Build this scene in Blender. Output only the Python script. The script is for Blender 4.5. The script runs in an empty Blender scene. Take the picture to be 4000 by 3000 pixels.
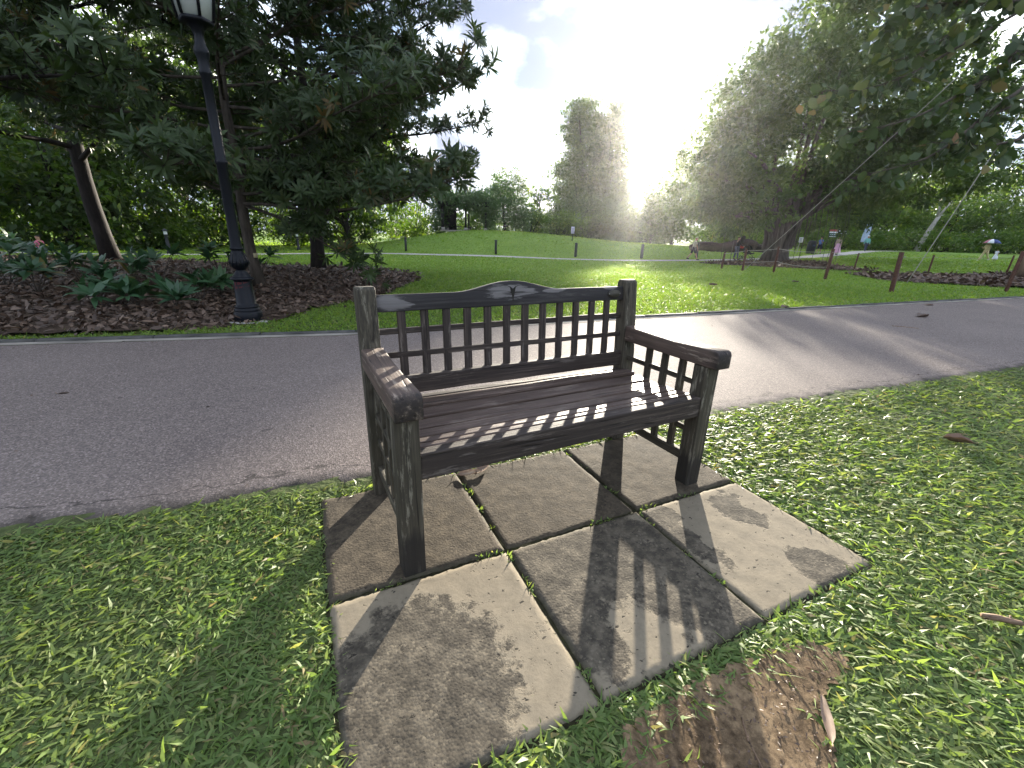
import bpy, bmesh, math, random
import numpy as np
from mathutils import Vector, Matrix, noise

# ------------------------------------------------------------------ camera, sky, sun, exposure
scn = bpy.context.scene
COL = scn.collection
CAM_Z, PITCH, ROLL, LENS = 1.078, 0.3361, 0.028, 36 * 1661.4 / 4000
cd = bpy.data.cameras.new('camera'); cam = bpy.data.objects.new('camera', cd); COL.objects.link(cam)
cd.sensor_width = 36; cd.lens = LENS; cd.clip_start = 0.05; cd.clip_end = 2000
cam.matrix_world = Matrix.Translation((0, 0, CAM_Z)) @ Matrix.Rotation(math.pi / 2 - PITCH, 4, 'X') @ Matrix.Rotation(ROLL, 4, 'Z')
scn.camera = cam

SUN_AZ, SUN_EL = math.radians(14.4), math.radians(9.6)
SUN_DIR = Vector((math.sin(SUN_AZ) * math.cos(SUN_EL), math.cos(SUN_AZ) * math.cos(SUN_EL), math.sin(SUN_EL)))
SKY_STRENGTH, SUN_STRENGTH, EXPOSURE = 0.14, 2.3, 3.45

def node(nt, typ, ins=None, **props):
    n = nt.nodes.new(typ)
    for k, v in props.items(): setattr(n, k, v)
    for k, v in (ins or {}).items():
        s = n.inputs[k]
        if hasattr(v, 'is_linked'): nt.links.new(v, s)
        else: s.default_value = v
    return n
def ramp(nt, fac, stops, interp='LINEAR'):
    n = nt.nodes.new('ShaderNodeValToRGB'); n.color_ramp.interpolation = interp
    el = n.color_ramp.elements
    while len(el) < len(stops): el.new(0.5)
    for e, (p, c) in zip(el, stops):
        e.position = p; e.color = c if len(c) == 4 else (*c, 1)
    nt.links.new(fac, n.inputs[0]); return n.outputs[0]
def math_(nt, op, a, b=0.0, c=None, clamp=False):
    n = nt.nodes.new('ShaderNodeMath'); n.operation = op; n.use_clamp = clamp
    for i, v in enumerate((a, b, c)):
        if v is None: continue
        if hasattr(v, 'is_linked'): nt.links.new(v, n.inputs[i])
        else: n.inputs[i].default_value = v
    return n.outputs[0]
def mixc(nt, fac, a, b, blend='MIX'):
    n = nt.nodes.new('ShaderNodeMix'); n.data_type = 'RGBA'; n.blend_type = blend
    for i, v in ((0, fac), (6, a), (7, b)):
        if hasattr(v, 'is_linked'): nt.links.new(v, n.inputs[i])
        else: n.inputs[i].default_value = v if i == 0 else ((*v, 1) if len(v) == 3 else v)
    return n.outputs[2]
def vmath(nt, op, a, b=None):
    n = nt.nodes.new('ShaderNodeVectorMath'); n.operation = op
    for i, v in enumerate((a, b)):
        if v is None: continue
        if hasattr(v, 'is_linked'): nt.links.new(v, n.inputs[i])
        else: n.inputs[i].default_value = v
    return n

world = bpy.data.worlds.new('World'); scn.world = world; world.use_nodes = True
nt = world.node_tree; nt.nodes.clear()
tc = node(nt, 'ShaderNodeTexCoord').outputs['Generated']
sky = node(nt, 'ShaderNodeTexSky', sky_type='NISHITA', sun_disc=False, sun_elevation=SUN_EL, sun_rotation=SUN_AZ,
           air_density=1.0, dust_density=1.5, ozone_density=1.2).outputs[0]
sp = node(nt, 'ShaderNodeSeparateXYZ', {0: tc})
den = math_(nt, 'ADD', math_(nt, 'MAXIMUM', sp.outputs[2], 0.0), 0.34)
cv = node(nt, 'ShaderNodeCombineXYZ', {0: math_(nt, 'DIVIDE', sp.outputs[0], den), 1: math_(nt, 'DIVIDE', sp.outputs[1], den), 2: 0.37}).outputs[0]
n1 = node(nt, 'ShaderNodeTexNoise', {'Vector': vmath(nt, 'ADD', cv, (5.88, 15.38, 0.0)).outputs[0], 'Scale': 2.3, 'Detail': 7.0, 'Roughness': 0.55, 'Distortion': 0.2}).outputs[0]
cv2 = vmath(nt, 'ADD', cv, (17.46, 0.88, 4.0)).outputs[0]
n2 = node(nt, 'ShaderNodeTexNoise', {'Vector': cv2, 'Scale': 2.9, 'Detail': 6.0, 'Roughness': 0.5, 'Distortion': 0.15}).outputs[0]
m1 = ramp(nt, n1, [(0.4, (0, 0, 0)), (0.56, (1, 1, 1))])
m2 = ramp(nt, n2, [(0.455, (0, 0, 0)), (0.58, (1, 1, 1))])
dot = math_(nt, 'MAXIMUM', vmath(nt, 'DOT_PRODUCT', vmath(nt, 'NORMALIZE', tc).outputs[0], tuple(SUN_DIR)).outputs[1], 0.0)
a1 = math_(nt, 'POWER', dot, 20.0); a2 = math_(nt, 'POWER', dot, 260.0); a3 = math_(nt, 'POWER', dot, 900.0)
blue = mixc(nt, 0.8, mixc(nt, 1.0, sky, (0.2, 0.28, 0.36), 'MULTIPLY'), (0.34, 0.6, 1.0))
white = mixc(nt, ramp(nt, n2, [(0.35, (0, 0, 0)), (0.6, (1, 1, 1))]), (2.2, 2.25, 2.3), (.85, .92, 1.05))
c = mixc(nt, m1, blue, white)
low = node(nt, 'ShaderNodeMapRange', {0: sp.outputs[2], 1: 0.30, 2: 0.06}, interpolation_type='SMOOTHSTEP').outputs[0]   # distant cloud deck towards the horizon
c = mixc(nt, math_(nt, 'MULTIPLY', math_(nt, 'MULTIPLY', low, 0.85), math_(nt, 'SUBTRACT', 1.0, math_(nt, 'MULTIPLY', n1, 0.5))), c, (.36, .43, .62))
m2b = math_(nt, 'MULTIPLY', math_(nt, 'MULTIPLY', m2, 0.92), math_(nt, 'SUBTRACT', 1.0, math_(nt, 'MULTIPLY', a2, 1.3), clamp=True))
c = mixc(nt, m2b, c, (.3, .36, .53))
glow = math_(nt, 'ADD', math_(nt, 'ADD', math_(nt, 'MULTIPLY', a1, 0.06), math_(nt, 'MULTIPLY', a2, 3.0)), math_(nt, 'MULTIPLY', a3, 40.0))
gl = mixc(nt, 1.0, (1.0, 0.95, 0.86), node(nt, 'ShaderNodeCombineColor', {0: glow, 1: glow, 2: glow}).outputs[0], 'MULTIPLY')
c = mixc(nt, 1.0, c, gl, 'ADD')
bg = node(nt, 'ShaderNodeBackground', {'Color': c, 'Strength': SKY_STRENGTH})
wo = node(nt, 'ShaderNodeOutputWorld'); nt.links.new(bg.outputs[0], wo.inputs[0])

sd = bpy.data.lights.new('sun', 'SUN'); sd.energy = SUN_STRENGTH; sd.angle = math.radians(0.6); sd.color = (1.0, 0.91, 0.76)
sun = bpy.data.objects.new('sun', sd); COL.objects.link(sun)
sun.rotation_euler = (-SUN_DIR).to_track_quat('-Z', 'Y').to_euler(); sun.location = SUN_DIR * 60
vs = scn.view_settings; vs.view_transform = 'Standard'; vs.look = 'None'; vs.exposure = EXPOSURE; vs.gamma = 1; vs.use_curve_mapping = False
scn.cycles.max_bounces = 5; scn.cycles.diffuse_bounces = 3; scn.cycles.glossy_bounces = 2; scn.cycles.transmission_bounces = 3; scn.cycles.transparent_max_bounces = 4; scn.cycles.caustics_reflective = False
scn.cycles.use_denoising = True

# ------------------------------------------------------------------ helpers
RNG = np.random.default_rng(11); random.seed(5)
def smooth(a, b, v):
    t = np.clip((np.asarray(v, float) - a) / (b - a), 0, 1); return t * t * (3 - 2 * t)
CX = [-40, -24, -18, -15, -10, -4.7, 0, 4.7, 12.2, 20, 30, 60]; CZ = [0, 0, .1, .28, 1.15, 1.95, 1.9, 1.62, .9, .4, 0, 0]
_gx = np.linspace(-45, 65, 441); _gz = np.convolve(np.interp(_gx, CX, CZ), np.hanning(21) / np.hanning(21).sum(), 'same')
def terr(x, y):
    x = np.asarray(x, float); y = np.asarray(y, float)
    t = smooth(8, 30, y); s = smooth(2, 30, x)
    z = -.45 * t * (1 - s) + .15 * t * s + .35 * smooth(34, 46, y) * smooth(18, 38, x)
    return z + np.interp(x, _gx, _gz) * smooth(33, 46, y)
GRASS_DROP = 0.010
def gz(x, y): return float(terr(x, y))
NEX = [-40, -8, -1.86, -.69, 1.37, 4.96, 60]; NEY = [-12, -.9, 1.28, 1.68, 2.63, 4.0, 26.8]
FEX = [-40, -15, -4.8, -1.77, 1.8, 12.31, 60]; FEY = [-6, 1.0, 3.84, 4.68, 6.17, 10.51, 30.2]
def near_edge(x): return np.interp(x, NEX, NEY)
def far_edge(x): return np.interp(x, FEX, FEY)
def pip(x, y, poly):
    ins = np.zeros(len(x), bool); j = len(poly) - 1
    for i in range(len(poly)):
        xi, yi = poly[i]; xj, yj = poly[j]
        ins ^= ((yi > y) != (yj > y)) & (x < (xj - xi) * (y - yi) / (yj - yi + 1e-12) + xi); j = i
    return ins
def in_view(x, y, z, m=1.25):
    z = z - CAM_Z; fw = y * math.cos(PITCH) - z * math.sin(PITCH); up = y * math.sin(PITCH) + z * math.cos(PITCH)
    return (fw > .05) & (np.abs(x / np.maximum(fw, .05)) < 1.204 * m) & (np.abs(up / np.maximum(fw, .05)) < .903 * m)

def link(name, data, parent=None, loc=None, rot=None):
    o = bpy.data.objects.new(name, data); COL.objects.link(o)
    if parent is not None: o.parent = parent
    if loc is not None: o.location = loc
    if rot is not None: o.rotation_euler = rot
    return o
def tag(o, label=None, cat=None, group=None, kind=None):
    for k, v in (('label', label), ('category', cat), ('group', group), ('kind', kind)):
        if v: o[k] = v
    return o
def thing(name, label, cat, loc, rz=0, group=None):
    o = link(name, None, None, loc, (0, 0, rz)); o.empty_display_size = .1
    return tag(o, label, cat, group)
def np_mesh(name, V, faces, mat, smooth_=False, attrs=None, mats=None, midx=None):
    V = np.asarray(V, np.float32); faces = [np.asarray(f, np.int32) for f in faces if len(f)]
    me = bpy.data.meshes.new(name); me.vertices.add(len(V)); me.vertices.foreach_set('co', V.ravel())
    nl = sum(f.size for f in faces); npz = sum(len(f) for f in faces)
    me.loops.add(nl); me.loops.foreach_set('vertex_index', np.concatenate([f.ravel() for f in faces]))
    me.polygons.add(npz)
    tot = np.concatenate([np.full(len(f), f.shape[1], np.int32) for f in faces])
    me.polygons.foreach_set('loop_start', np.concatenate([[0], np.cumsum(tot)[:-1]]).astype(np.int32))
    if smooth_: me.polygons.foreach_set('use_smooth', np.ones(npz, bool))
    for m in (mats or [mat]): me.materials.append(m)
    if midx is not None: me.polygons.foreach_set('material_index', np.asarray(midx, np.int32))
    for k, a in (attrs or {}).items():
        at = me.attributes.new(k, 'FLOAT', 'POINT'); at.data.foreach_set('value', np.asarray(a, np.float32))
    me.update(calc_edges=True); return me

class MB:
    def __init__(s): s.v = []; s.q = []; s.t = []; s.n = 0; s.r = []
    def add(s, V, quads=(), tris=(), rnd=None):
        V = np.asarray(V, float).reshape(-1, 3); s.v.append(V)
        if len(quads): s.q.append(np.asarray(quads, int) + s.n)
        if len(tris): s.t.append(np.asarray(tris, int) + s.n)
        s.r.append(np.broadcast_to(np.asarray(.5 if rnd is None else rnd, float), (len(V),))); s.n += len(V)
    def box(s, c, d, rz=0):
        c = np.array(c, float); d = np.array(d, float) / 2
        P = np.array([[x, y, z] for z in (-1, 1) for y in (-1, 1) for x in (-1, 1)]) * d
        if rz:
            cc, ss = math.cos(rz), math.sin(rz); P = np.stack([P[:, 0] * cc - P[:, 1] * ss, P[:, 0] * ss + P[:, 1] * cc, P[:, 2]], 1)
        s.add(P + c, [[0, 2, 3, 1], [4, 5, 7, 6], [0, 1, 5, 4], [2, 6, 7, 3], [0, 4, 6, 2], [1, 3, 7, 5]])
    def tube(s, pts, rad, n=8, cap=True, rnd=None):
        pts = np.asarray(pts, float); m = len(pts); rad = np.broadcast_to(np.asarray(rad, float), (m,))
        T = np.gradient(pts, axis=0); T /= np.linalg.norm(T, axis=1)[:, None] + 1e-9
        ref = np.array([0, 0, 1.]) if abs(T[:, 2]).mean() < .8 else np.array([1., 0, 0])
        A = np.cross(T, ref); A /= np.linalg.norm(A, axis=1)[:, None] + 1e-9; B = np.cross(T, A)
        th = np.linspace(0, 2 * np.pi, n, endpoint=False)
        V = pts[:, None] + rad[:, None, None] * (np.cos(th)[None, :, None] * A[:, None] + np.sin(th)[None, :, None] * B[:, None])
        i = np.arange(m - 1)[:, None] * n; k = np.arange(n)[None]; k2 = (k + 1) % n
        Q = np.stack([i + k, i + k2, i + n + k2, i + n + k], -1).reshape(-1, 4)
        V = V.reshape(-1, 3); tr = []
        if cap:
            V = np.vstack([V, pts[0], pts[-1]]); a, b = m * n, m * n + 1; o = (m - 1) * n
            tr = [[a, (j + 1) % n, j] for j in range(n)] + [[b, o + j, o + (j + 1) % n] for j in range(n)]
        s.add(V, Q, tr, rnd)
    def lathe(s, prof, n=24, c=(0, 0, 0)):
        P = np.asarray(prof, float); th = np.linspace(0, 2 * np.pi, n, endpoint=False); m = len(P)
        V = np.stack([P[:, 0:1] * np.cos(th), P[:, 0:1] * np.sin(th), np.repeat(P[:, 1:2], n, 1)], -1).reshape(-1, 3) + np.array(c)
        i = np.arange(m - 1)[:, None] * n; k = np.arange(n)[None]; k2 = (k + 1) % n
        s.add(V, np.stack([i + k, i + k2, i + n + k2, i + n + k], -1).reshape(-1, 4))
    def prism(s, poly, axis, a, b):
        """polygon (2D) extruded along axis from a to b"""
        P = np.asarray(poly, float); m = len(P)
        def mk(v):
            o = np.zeros((m, 3)); o[:, [i for i in range(3) if i != axis]] = P; o[:, axis] = v; return o
        V = np.vstack([mk(a), mk(b)])
        s.add(V, [[i, (i + 1) % m, m + (i + 1) % m, m + i] for i in range(m)])
        s.ng = getattr(s, 'ng', []); base = s.n - 2 * m
        s.ng.append([base + i for i in range(m)][::-1]); s.ng.append([base + m + i for i in range(m)])
    def mesh(s, name, mat, smooth_=False):
        V = np.vstack(s.v); f = []
        if s.q: f.append(np.vstack(s.q))
        if s.t: f.append(np.vstack(s.t))
        for g in getattr(s, 'ng', []): f.append(np.array([g]))
        return np_mesh(name, V, f, mat, smooth_, {'rnd': np.concatenate(s.r)})
    def build(s, name, mat, parent=None, smooth_=False, loc=None, rot=None):
        return link(name, s.mesh(name, mat, smooth_), parent, loc, rot)
def bevel_mesh(me, off, seg=2):
    bm = bmesh.new(); bm.from_mesh(me); bmesh.ops.recalc_face_normals(bm, faces=bm.faces)
    ed = [e for e in bm.edges if len(e.link_faces) == 2 and e.calc_face_angle(0) > .5]
    bmesh.ops.bevel(bm, geom=ed, offset=off, segments=seg, affect='EDGES', profile=.6); bm.to_mesh(me); bm.free(); return me

def unit(v): return v / (np.linalg.norm(v, axis=-1, keepdims=True) + 1e-9)
def leaves(P, D, U, L, Wd, kind, droop=.2, fold=.2, rnd=None):
    """many leaves at once: base points P, directions D, up hints U, lengths L, widths Wd -> verts, faces, rnd"""
    P, D, U = [np.asarray(a, float) for a in (P, D, U)]; n = len(P); D = unit(D)
    S = unit(np.cross(D, U)); N = np.cross(S, D); L = np.broadcast_to(L, (n,)); Wd = np.broadcast_to(Wd, (n,)); droop = np.broadcast_to(droop, (n,))
    tpl = {'leaf6': ([0, .3, .3, .7, .7, 1], [0, -1, 1, -.85, .85, 0], [[1, 2, 4, 3]], [[0, 2, 1], [3, 4, 5]]),
           'diam': ([0, .45, 1, .45], [0, -1, 0, 1], [[0, 3, 2, 1]], []),
           'blade': ([0, 0, .55, .55, 1], [-.6, .6, -1, 1, 0], [[0, 1, 3, 2]], [[2, 3, 4]]),
           'tri': ([0, 0, 1], [-1, 1, 0], [], [[0, 1, 2]])}[kind]
    s = np.array(tpl[0]); w = np.array(tpl[1]); m = len(s)
    V = (P[:, None] + D[:, None] * (s[None] * L[:, None])[..., None] + S[:, None] * (w[None] * Wd[:, None] / 2)[..., None]
         + N[:, None] * ((np.abs(w)[None] * Wd[:, None] * fold / 2) - (s ** 2)[None] * L[:, None] * droop[:, None])[..., None])
    off = (np.arange(n) * m)[:, None, None]
    q = (np.array(tpl[2])[None] + off).reshape(-1, 4) if tpl[2] else np.zeros((0, 4), int)
    t = (np.array(tpl[3])[None] + off).reshape(-1, 3) if tpl[3] else np.zeros((0, 3), int)
    r = RNG.random(n) if rnd is None else np.broadcast_to(rnd, (n,))
    return V.reshape(-1, 3), q, t, np.repeat(r, m)
def rand_dirs(n, zb=0.0):
    v = RNG.normal(size=(n, 3)); v = unit(v); v[:, 2] += zb; return unit(v)

# ------------------------------------------------------------------ materials
def new_mat(name):
    m = bpy.data.materials.new(name); m.use_nodes = True; m.node_tree.nodes.clear(); return m, m.node_tree
def out(nt, sh): nt.links.new(sh, node(nt, 'ShaderNodeOutputMaterial').inputs[0])
def bump(nt, h, strength=.3, dist=.01):
    return node(nt, 'ShaderNodeBump', {'Height': h, 'Strength': strength, 'Distance': dist}).outputs[0]
def pbsdf(nt, col, rough=.6, normal=None, spec=.5, metal=0.0):
    n = node(nt, 'ShaderNodeBsdfPrincipled', {'Base Color': col if hasattr(col, 'is_linked') else (*col[:3], 1), 'Roughness': rough, 'Specular IOR Level': spec, 'Metallic': metal})
    if normal is not None: nt.links.new(normal, n.inputs['Normal'])
    return n.outputs[0]
def leaf_mat(name, stops, trans=.35, rough=.45, spec=.4, tcol=(1.5, 1.6, .7), coords=None):
    m, nt = new_mat(name)
    a = node(nt, 'ShaderNodeAttribute', attribute_name='rnd').outputs['Fac']
    col = ramp(nt, a, stops)
    if coords:
        g = node(nt, 'ShaderNodeTexNoise', {'Vector': node(nt, 'ShaderNodeTexCoord').outputs['Object'], 'Scale': coords[0], 'Detail': 3.0}).outputs[0]
        col = mixc(nt, ramp(nt, g, [(.42, (0, 0, 0)), (.62, (coords[2],) * 3)]), col, coords[1])
    p = pbsdf(nt, col, rough, None, spec)
    t = node(nt, 'ShaderNodeBsdfTranslucent', {'Color': mixc(nt, 1.0, col, tcol, 'MULTIPLY')}).outputs[0]
    out(nt, node(nt, 'ShaderNodeMixShader', {0: trans, 1: p, 2: t}).outputs[0]); return m
def plain(name, col, rough=.6, spec=.4, metal=0.0, var=.25, scale=8.0, bmp=.15):
    m, nt = new_mat(name); co = node(nt, 'ShaderNodeTexCoord').outputs['Object']
    g = node(nt, 'ShaderNodeTexNoise', {'Vector': co, 'Scale': scale, 'Detail': 5.0}).outputs[0]
    d = tuple(x * (1 - var) for x in col); l = tuple(min(1, x * (1 + var)) for x in col)
    out(nt, pbsdf(nt, ramp(nt, g, [(.3, d), (.7, l)]), rough, bump(nt, g, bmp, .01), spec, metal)); return m
def wood_mat(name, dark, mid, light, lichen, amt=.35, rough=.6, worn=(), damp=None):
    m, nt = new_mat(name); co = node(nt, 'ShaderNodeTexCoord').outputs['Object']
    rn = node(nt, 'ShaderNodeObjectInfo').outputs['Random']
    off = node(nt, 'ShaderNodeCombineXYZ', {0: math_(nt, 'MULTIPLY', rn, 31.0), 1: math_(nt, 'MULTIPLY', rn, 17.0), 2: math_(nt, 'MULTIPLY', rn, 9.0)}).outputs[0]
    co2 = vmath(nt, 'ADD', co, off).outputs[0]
    g = node(nt, 'ShaderNodeTexNoise', {'Vector': vmath(nt, 'MULTIPLY', co2, (2.6, 110, 110)).outputs[0], 'Scale': 1.0, 'Detail': 7.0, 'Roughness': .7, 'Distortion': .3}).outputs[0]
    p = node(nt, 'ShaderNodeTexNoise', {'Vector': vmath(nt, 'MULTIPLY', co2, (5, 38, 38)).outputs[0], 'Scale': 1.0, 'Detail': 7.0, 'Roughness': .72}).outputs[0]
    w = node(nt, 'ShaderNodeTexNoise', {'Vector': co2, 'Scale': 2.6, 'Detail': 3.0}).outputs[0]
    col = ramp(nt, g, [(.3, dark), (.52, mid), (.72, light)])
    col = mixc(nt, ramp(nt, w, [(.4, (.0,) * 3), (.66, (.75,) * 3)]), col, mixc(nt, .5, dark, mid))
    col = mixc(nt, math_(nt, 'MULTIPLY', ramp(nt, p, [(.56, (0,) * 3), (.63, (1,) * 3)]), amt), col, lichen)
    for cx, cz, rx, rz in worn:                                         # bare grey patches where the finish has gone
        d = vmath(nt, 'LENGTH', vmath(nt, 'MULTIPLY', vmath(nt, 'SUBTRACT', co, (cx, 0, cz)).outputs[0], (1 / rx, 0, 1 / rz)).outputs[0]).outputs[1]
        d = math_(nt, 'ADD', d, math_(nt, 'MULTIPLY', math_(nt, 'SUBTRACT', p, .5), 3.0))
        col = mixc(nt, math_(nt, 'MULTIPLY', ramp(nt, d, [(.75, (1,) * 3), (1.1, (0,) * 3)]), .8), col, mixc(nt, g, (.06, .06, .062), (.2, .205, .215)))
    if damp is not None:                                               # black weathered end of the piece
        e = math_(nt, 'ADD', node(nt, 'ShaderNodeSeparateXYZ', {0: co}).outputs[0], math_(nt, 'MULTIPLY', math_(nt, 'SUBTRACT', p, .5), .16))
        col = mixc(nt, math_(nt, 'MULTIPLY', node(nt, 'ShaderNodeMapRange', {0: e, 1: damp + .025, 2: damp - .025}).outputs[0], .85), col, (.012, .0115, .011))
    crack = ramp(nt, node(nt, 'ShaderNodeTexNoise', {'Vector': vmath(nt, 'MULTIPLY', co2, (3.2, 60, 60)).outputs[0], 'Scale': 1.0, 'Detail': 2.0, 'Distortion': .6}).outputs[0], [(.30, (1,) * 3), (.36, (0,) * 3)])
    col = mixc(nt, math_(nt, 'MULTIPLY', crack, .75), col, (.008, .007, .006))
    h = math_(nt, 'SUBTRACT', math_(nt, 'MULTIPLY', g, .6), crack)
    out(nt, pbsdf(nt, mixc(nt, 1.0, col, (1.5, 1.36, 1.26), 'MULTIPLY'), rough + .12, bump(nt, h, .6, .004), .28)); return m
def bark_mat(name, dark, light, scale=(14, 14, 3)):
    m, nt = new_mat(name); co = node(nt, 'ShaderNodeTexCoord').outputs['Object']
    g = node(nt, 'ShaderNodeTexNoise', {'Vector': vmath(nt, 'MULTIPLY', co, scale).outputs[0], 'Scale': 1.0, 'Detail': 6.0, 'Roughness': .65}).outputs[0]
    out(nt, pbsdf(nt, ramp(nt, g, [(.32, dark), (.68, light)]), .85, bump(nt, g, .6, .02), .2)); return m

M = {}
M['grass'] = leaf_mat('grass_blades', [(0, (.10, .16, .045)), (.45, (.155, .235, .07)), (.8, (.21, .28, .095)), (.94, (.28, .29, .13)), (1, (.28, .2, .11))], .45, .5, .28, (1.5, 1.5, .6), (2.2, (.17, .215, .075), .55))
M['lawn_far'] = leaf_mat('lawn_blades_far', [(0, (.11, .19, .035)), (.5, (.165, .265, .05)), (.9, (.21, .31, .065)), (1, (.27, .27, .1))], .5, .5, .3, (1.6, 1.6, .5))
M['magnolia'] = leaf_mat('rosette_leaf', [(0, (.028, .046, .017)), (.5, (.046, .074, .027)), (.86, (.068, .10, .038)), (.97, (.09, .075, .028)), (1, (.14, .09, .034))], .28, .48, .3, (1.4, 1.5, .6))
M['shrub'] = leaf_mat('shrub_leaf', [(0, (.03, .075, .035)), (.7, (.05, .115, .05)), (.92, (.07, .13, .05)), (1, (.2, .15, .04))], .2, .4, .5)
M['forest'] = leaf_mat('forest_leaf', [(0, (.035, .065, .015)), (.5, (.07, .125, .026)), (.85, (.115, .18, .038)), (1, (.2, .2, .05))], .52, .5, .3, (1.7, 1.8, .5))
M['forest_dark'] = leaf_mat('dark_forest_leaf', [(0, (.018, .036, .009)), (.5, (.038, .07, .015)), (.85, (.07, .115, .024)), (1, (.15, .16, .04))], .45, .5, .3, (1.8, 1.9, .5))  # darker-leaved species for the woodland trees on the left
M['far_tree'] = leaf_mat('far_tree_leaf', [(0, (.035, .062, .02)), (.5, (.068, .108, .034)), (1, (.12, .16, .055))], .34, .55, .3)
M['vine'] = leaf_mat('vine_leaf', [(0, (.04, .08, .03)), (.5, (.075, .135, .05)), (1, (.13, .2, .08))], .3, .5, .3)
M['overhang'] = leaf_mat('broad_leaf', [(0, (.03, .055, .02)), (.6, (.055, .09, .03)), (.88, (.11, .13, .03)), (1, (.2, .1, .04))], .32, .45, .4)
M['litter'] = leaf_mat('dead_leaf', [(0, (.05, .033, .024)), (.4, (.10, .066, .047)), (.75, (.16, .108, .077)), (.95, (.26, .18, .125)), (1, (.42, .33, .23))], .08, .55, .35, (1.2, 1, .8))
M['bark'] = bark_mat('grey_brown_bark', (.035, .028, .022), (.11, .09, .07))
M['bark_dark'] = bark_mat('dark_bark', (.011, .009, .008), (.034, .027, .023))
M['bark_tan'] = bark_mat('tan_bark', (.14, .10, .07), (.30, .22, .15), (5, 5, 2))
M['bark_pale'] = bark_mat('pale_bark', (.22, .21, .18), (.42, .4, .35), (4, 4, 2))
M['bark_banyan'] = bark_mat('banyan_bark', (.04, .034, .03), (.13, .11, .095), (6, 6, .8))
M['bench'] = wood_mat('weathered_teak', (.010, .009, .0085), (.036, .03, .027), (.095, .082, .072), (.17, .16, .15), .4)
M['bench_seat'] = wood_mat('weathered_teak_seat', (.024, .018, .016), (.07, .054, .047), (.16, .132, .118), (.2, .175, .155), .4, .38)
M['bench_leg'] = wood_mat('mossy_teak', (.013, .012, .009), (.045, .042, .032), (.10, .095, .074), (.2, .2, .165), .5)
M['bench_front_leg'] = wood_mat('mossy_teak_damp_foot', (.013, .012, .009), (.045, .042, .032), (.10, .095, .074), (.2, .2, .165), .6, damp=-.13)
M['bench_top'] = wood_mat('worn_dark_rail', (.010, .010, .011), (.024, .024, .026), (.05, .05, .052), (.12, .12, .12), .2, worn=((-.02, .03, .12, .03), (-.56, -.005, .075, .03), (.2, .03, .06, .015), (.53, .03, .04, .01)))
M['bench_arm'] = wood_mat('cracked_teak', (.02, .016, .015), (.085, .066, .056), (.16, .125, .105), (.28, .25, .21), .5, .5, damp=-.262)
M['lamp'] = plain('black_lamp_paint', (.004, .005, .008), .36, .22, 0, .2, 20, .05)
M['glass'] = plain('frosted_lamp_glass', (.62, .66, .62), .35, .5, 0, .05, 4, 0)
M['red_print'] = plain('red_notice_print', (.10, .012, .014), .6, .3, 0, .3, 60)
M['concrete'] = plain('pale_concrete', (.36, .34, .31), .85, .3, 0, .25, 14, .3)
M['kerb'] = plain('dark_kerb_concrete', (.07, .068, .062), .85, .3, 0, .4, 9, .4)
M['kerb_white'] = plain('pale_road_edge', (.26, .235, .2), .85, .2, 0, .5, 2.5, .2)
M['stake'] = plain('rusty_brown_stake', (.075, .032, .02), .75, .3, 0, .4, 20, .3)
M['post'] = plain('dark_post', (.02, .022, .024), .6, .4, 0, .3, 10)
M['rope'] = plain('grey_rope', (.32, .3, .27), .8, .2, 0, .2, 40)
M['path'] = plain('pale_path_paving', (.42, .38, .35), .85, .2, 0, .15, 2)
M['brass'] = plain('dull_brass', (.055, .05, .035), .5, .5, .3, .2, 30)
M['black_ink'] = plain('dark_engraving', (.02, .018, .014), .7, .2)
M['stick'] = wood_mat('dry_stick', (.05, .035, .025), (.14, .10, .07), (.25, .19, .13), (.3, .25, .2), .3)
def colour(name, c, rough=.75): return plain(name, c, rough, .2, 0, .12, 6, .05)

def ground_mat():
    m, nt = new_mat('lawn_soil'); co = node(nt, 'ShaderNodeTexCoord').outputs['Object']
    g = node(nt, 'ShaderNodeTexNoise', {'Vector': co, 'Scale': .8, 'Detail': 8.0, 'Roughness': .7}).outputs[0]
    f = node(nt, 'ShaderNodeTexNoise', {'Vector': co, 'Scale': 26.0, 'Detail': 5.0}).outputs[0]
    far = node(nt, 'ShaderNodeMapRange', {0: node(nt, 'ShaderNodeSeparateXYZ', {0: co}).outputs[1], 1: 7.0, 2: 14.0}).outputs[0]
    col = ramp(nt, g, [(.3, (.12, .2, .035)), (.5, (.16, .25, .045)), (.7, (.19, .28, .055))])
    soil = ramp(nt, f, [(.3, (.04, .055, .02)), (.7, (.10, .12, .045))])
    out(nt, pbsdf(nt, mixc(nt, far, soil, col), .9, bump(nt, f, .6, .03), .1)); return m
M['ground'] = ground_mat()
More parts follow.
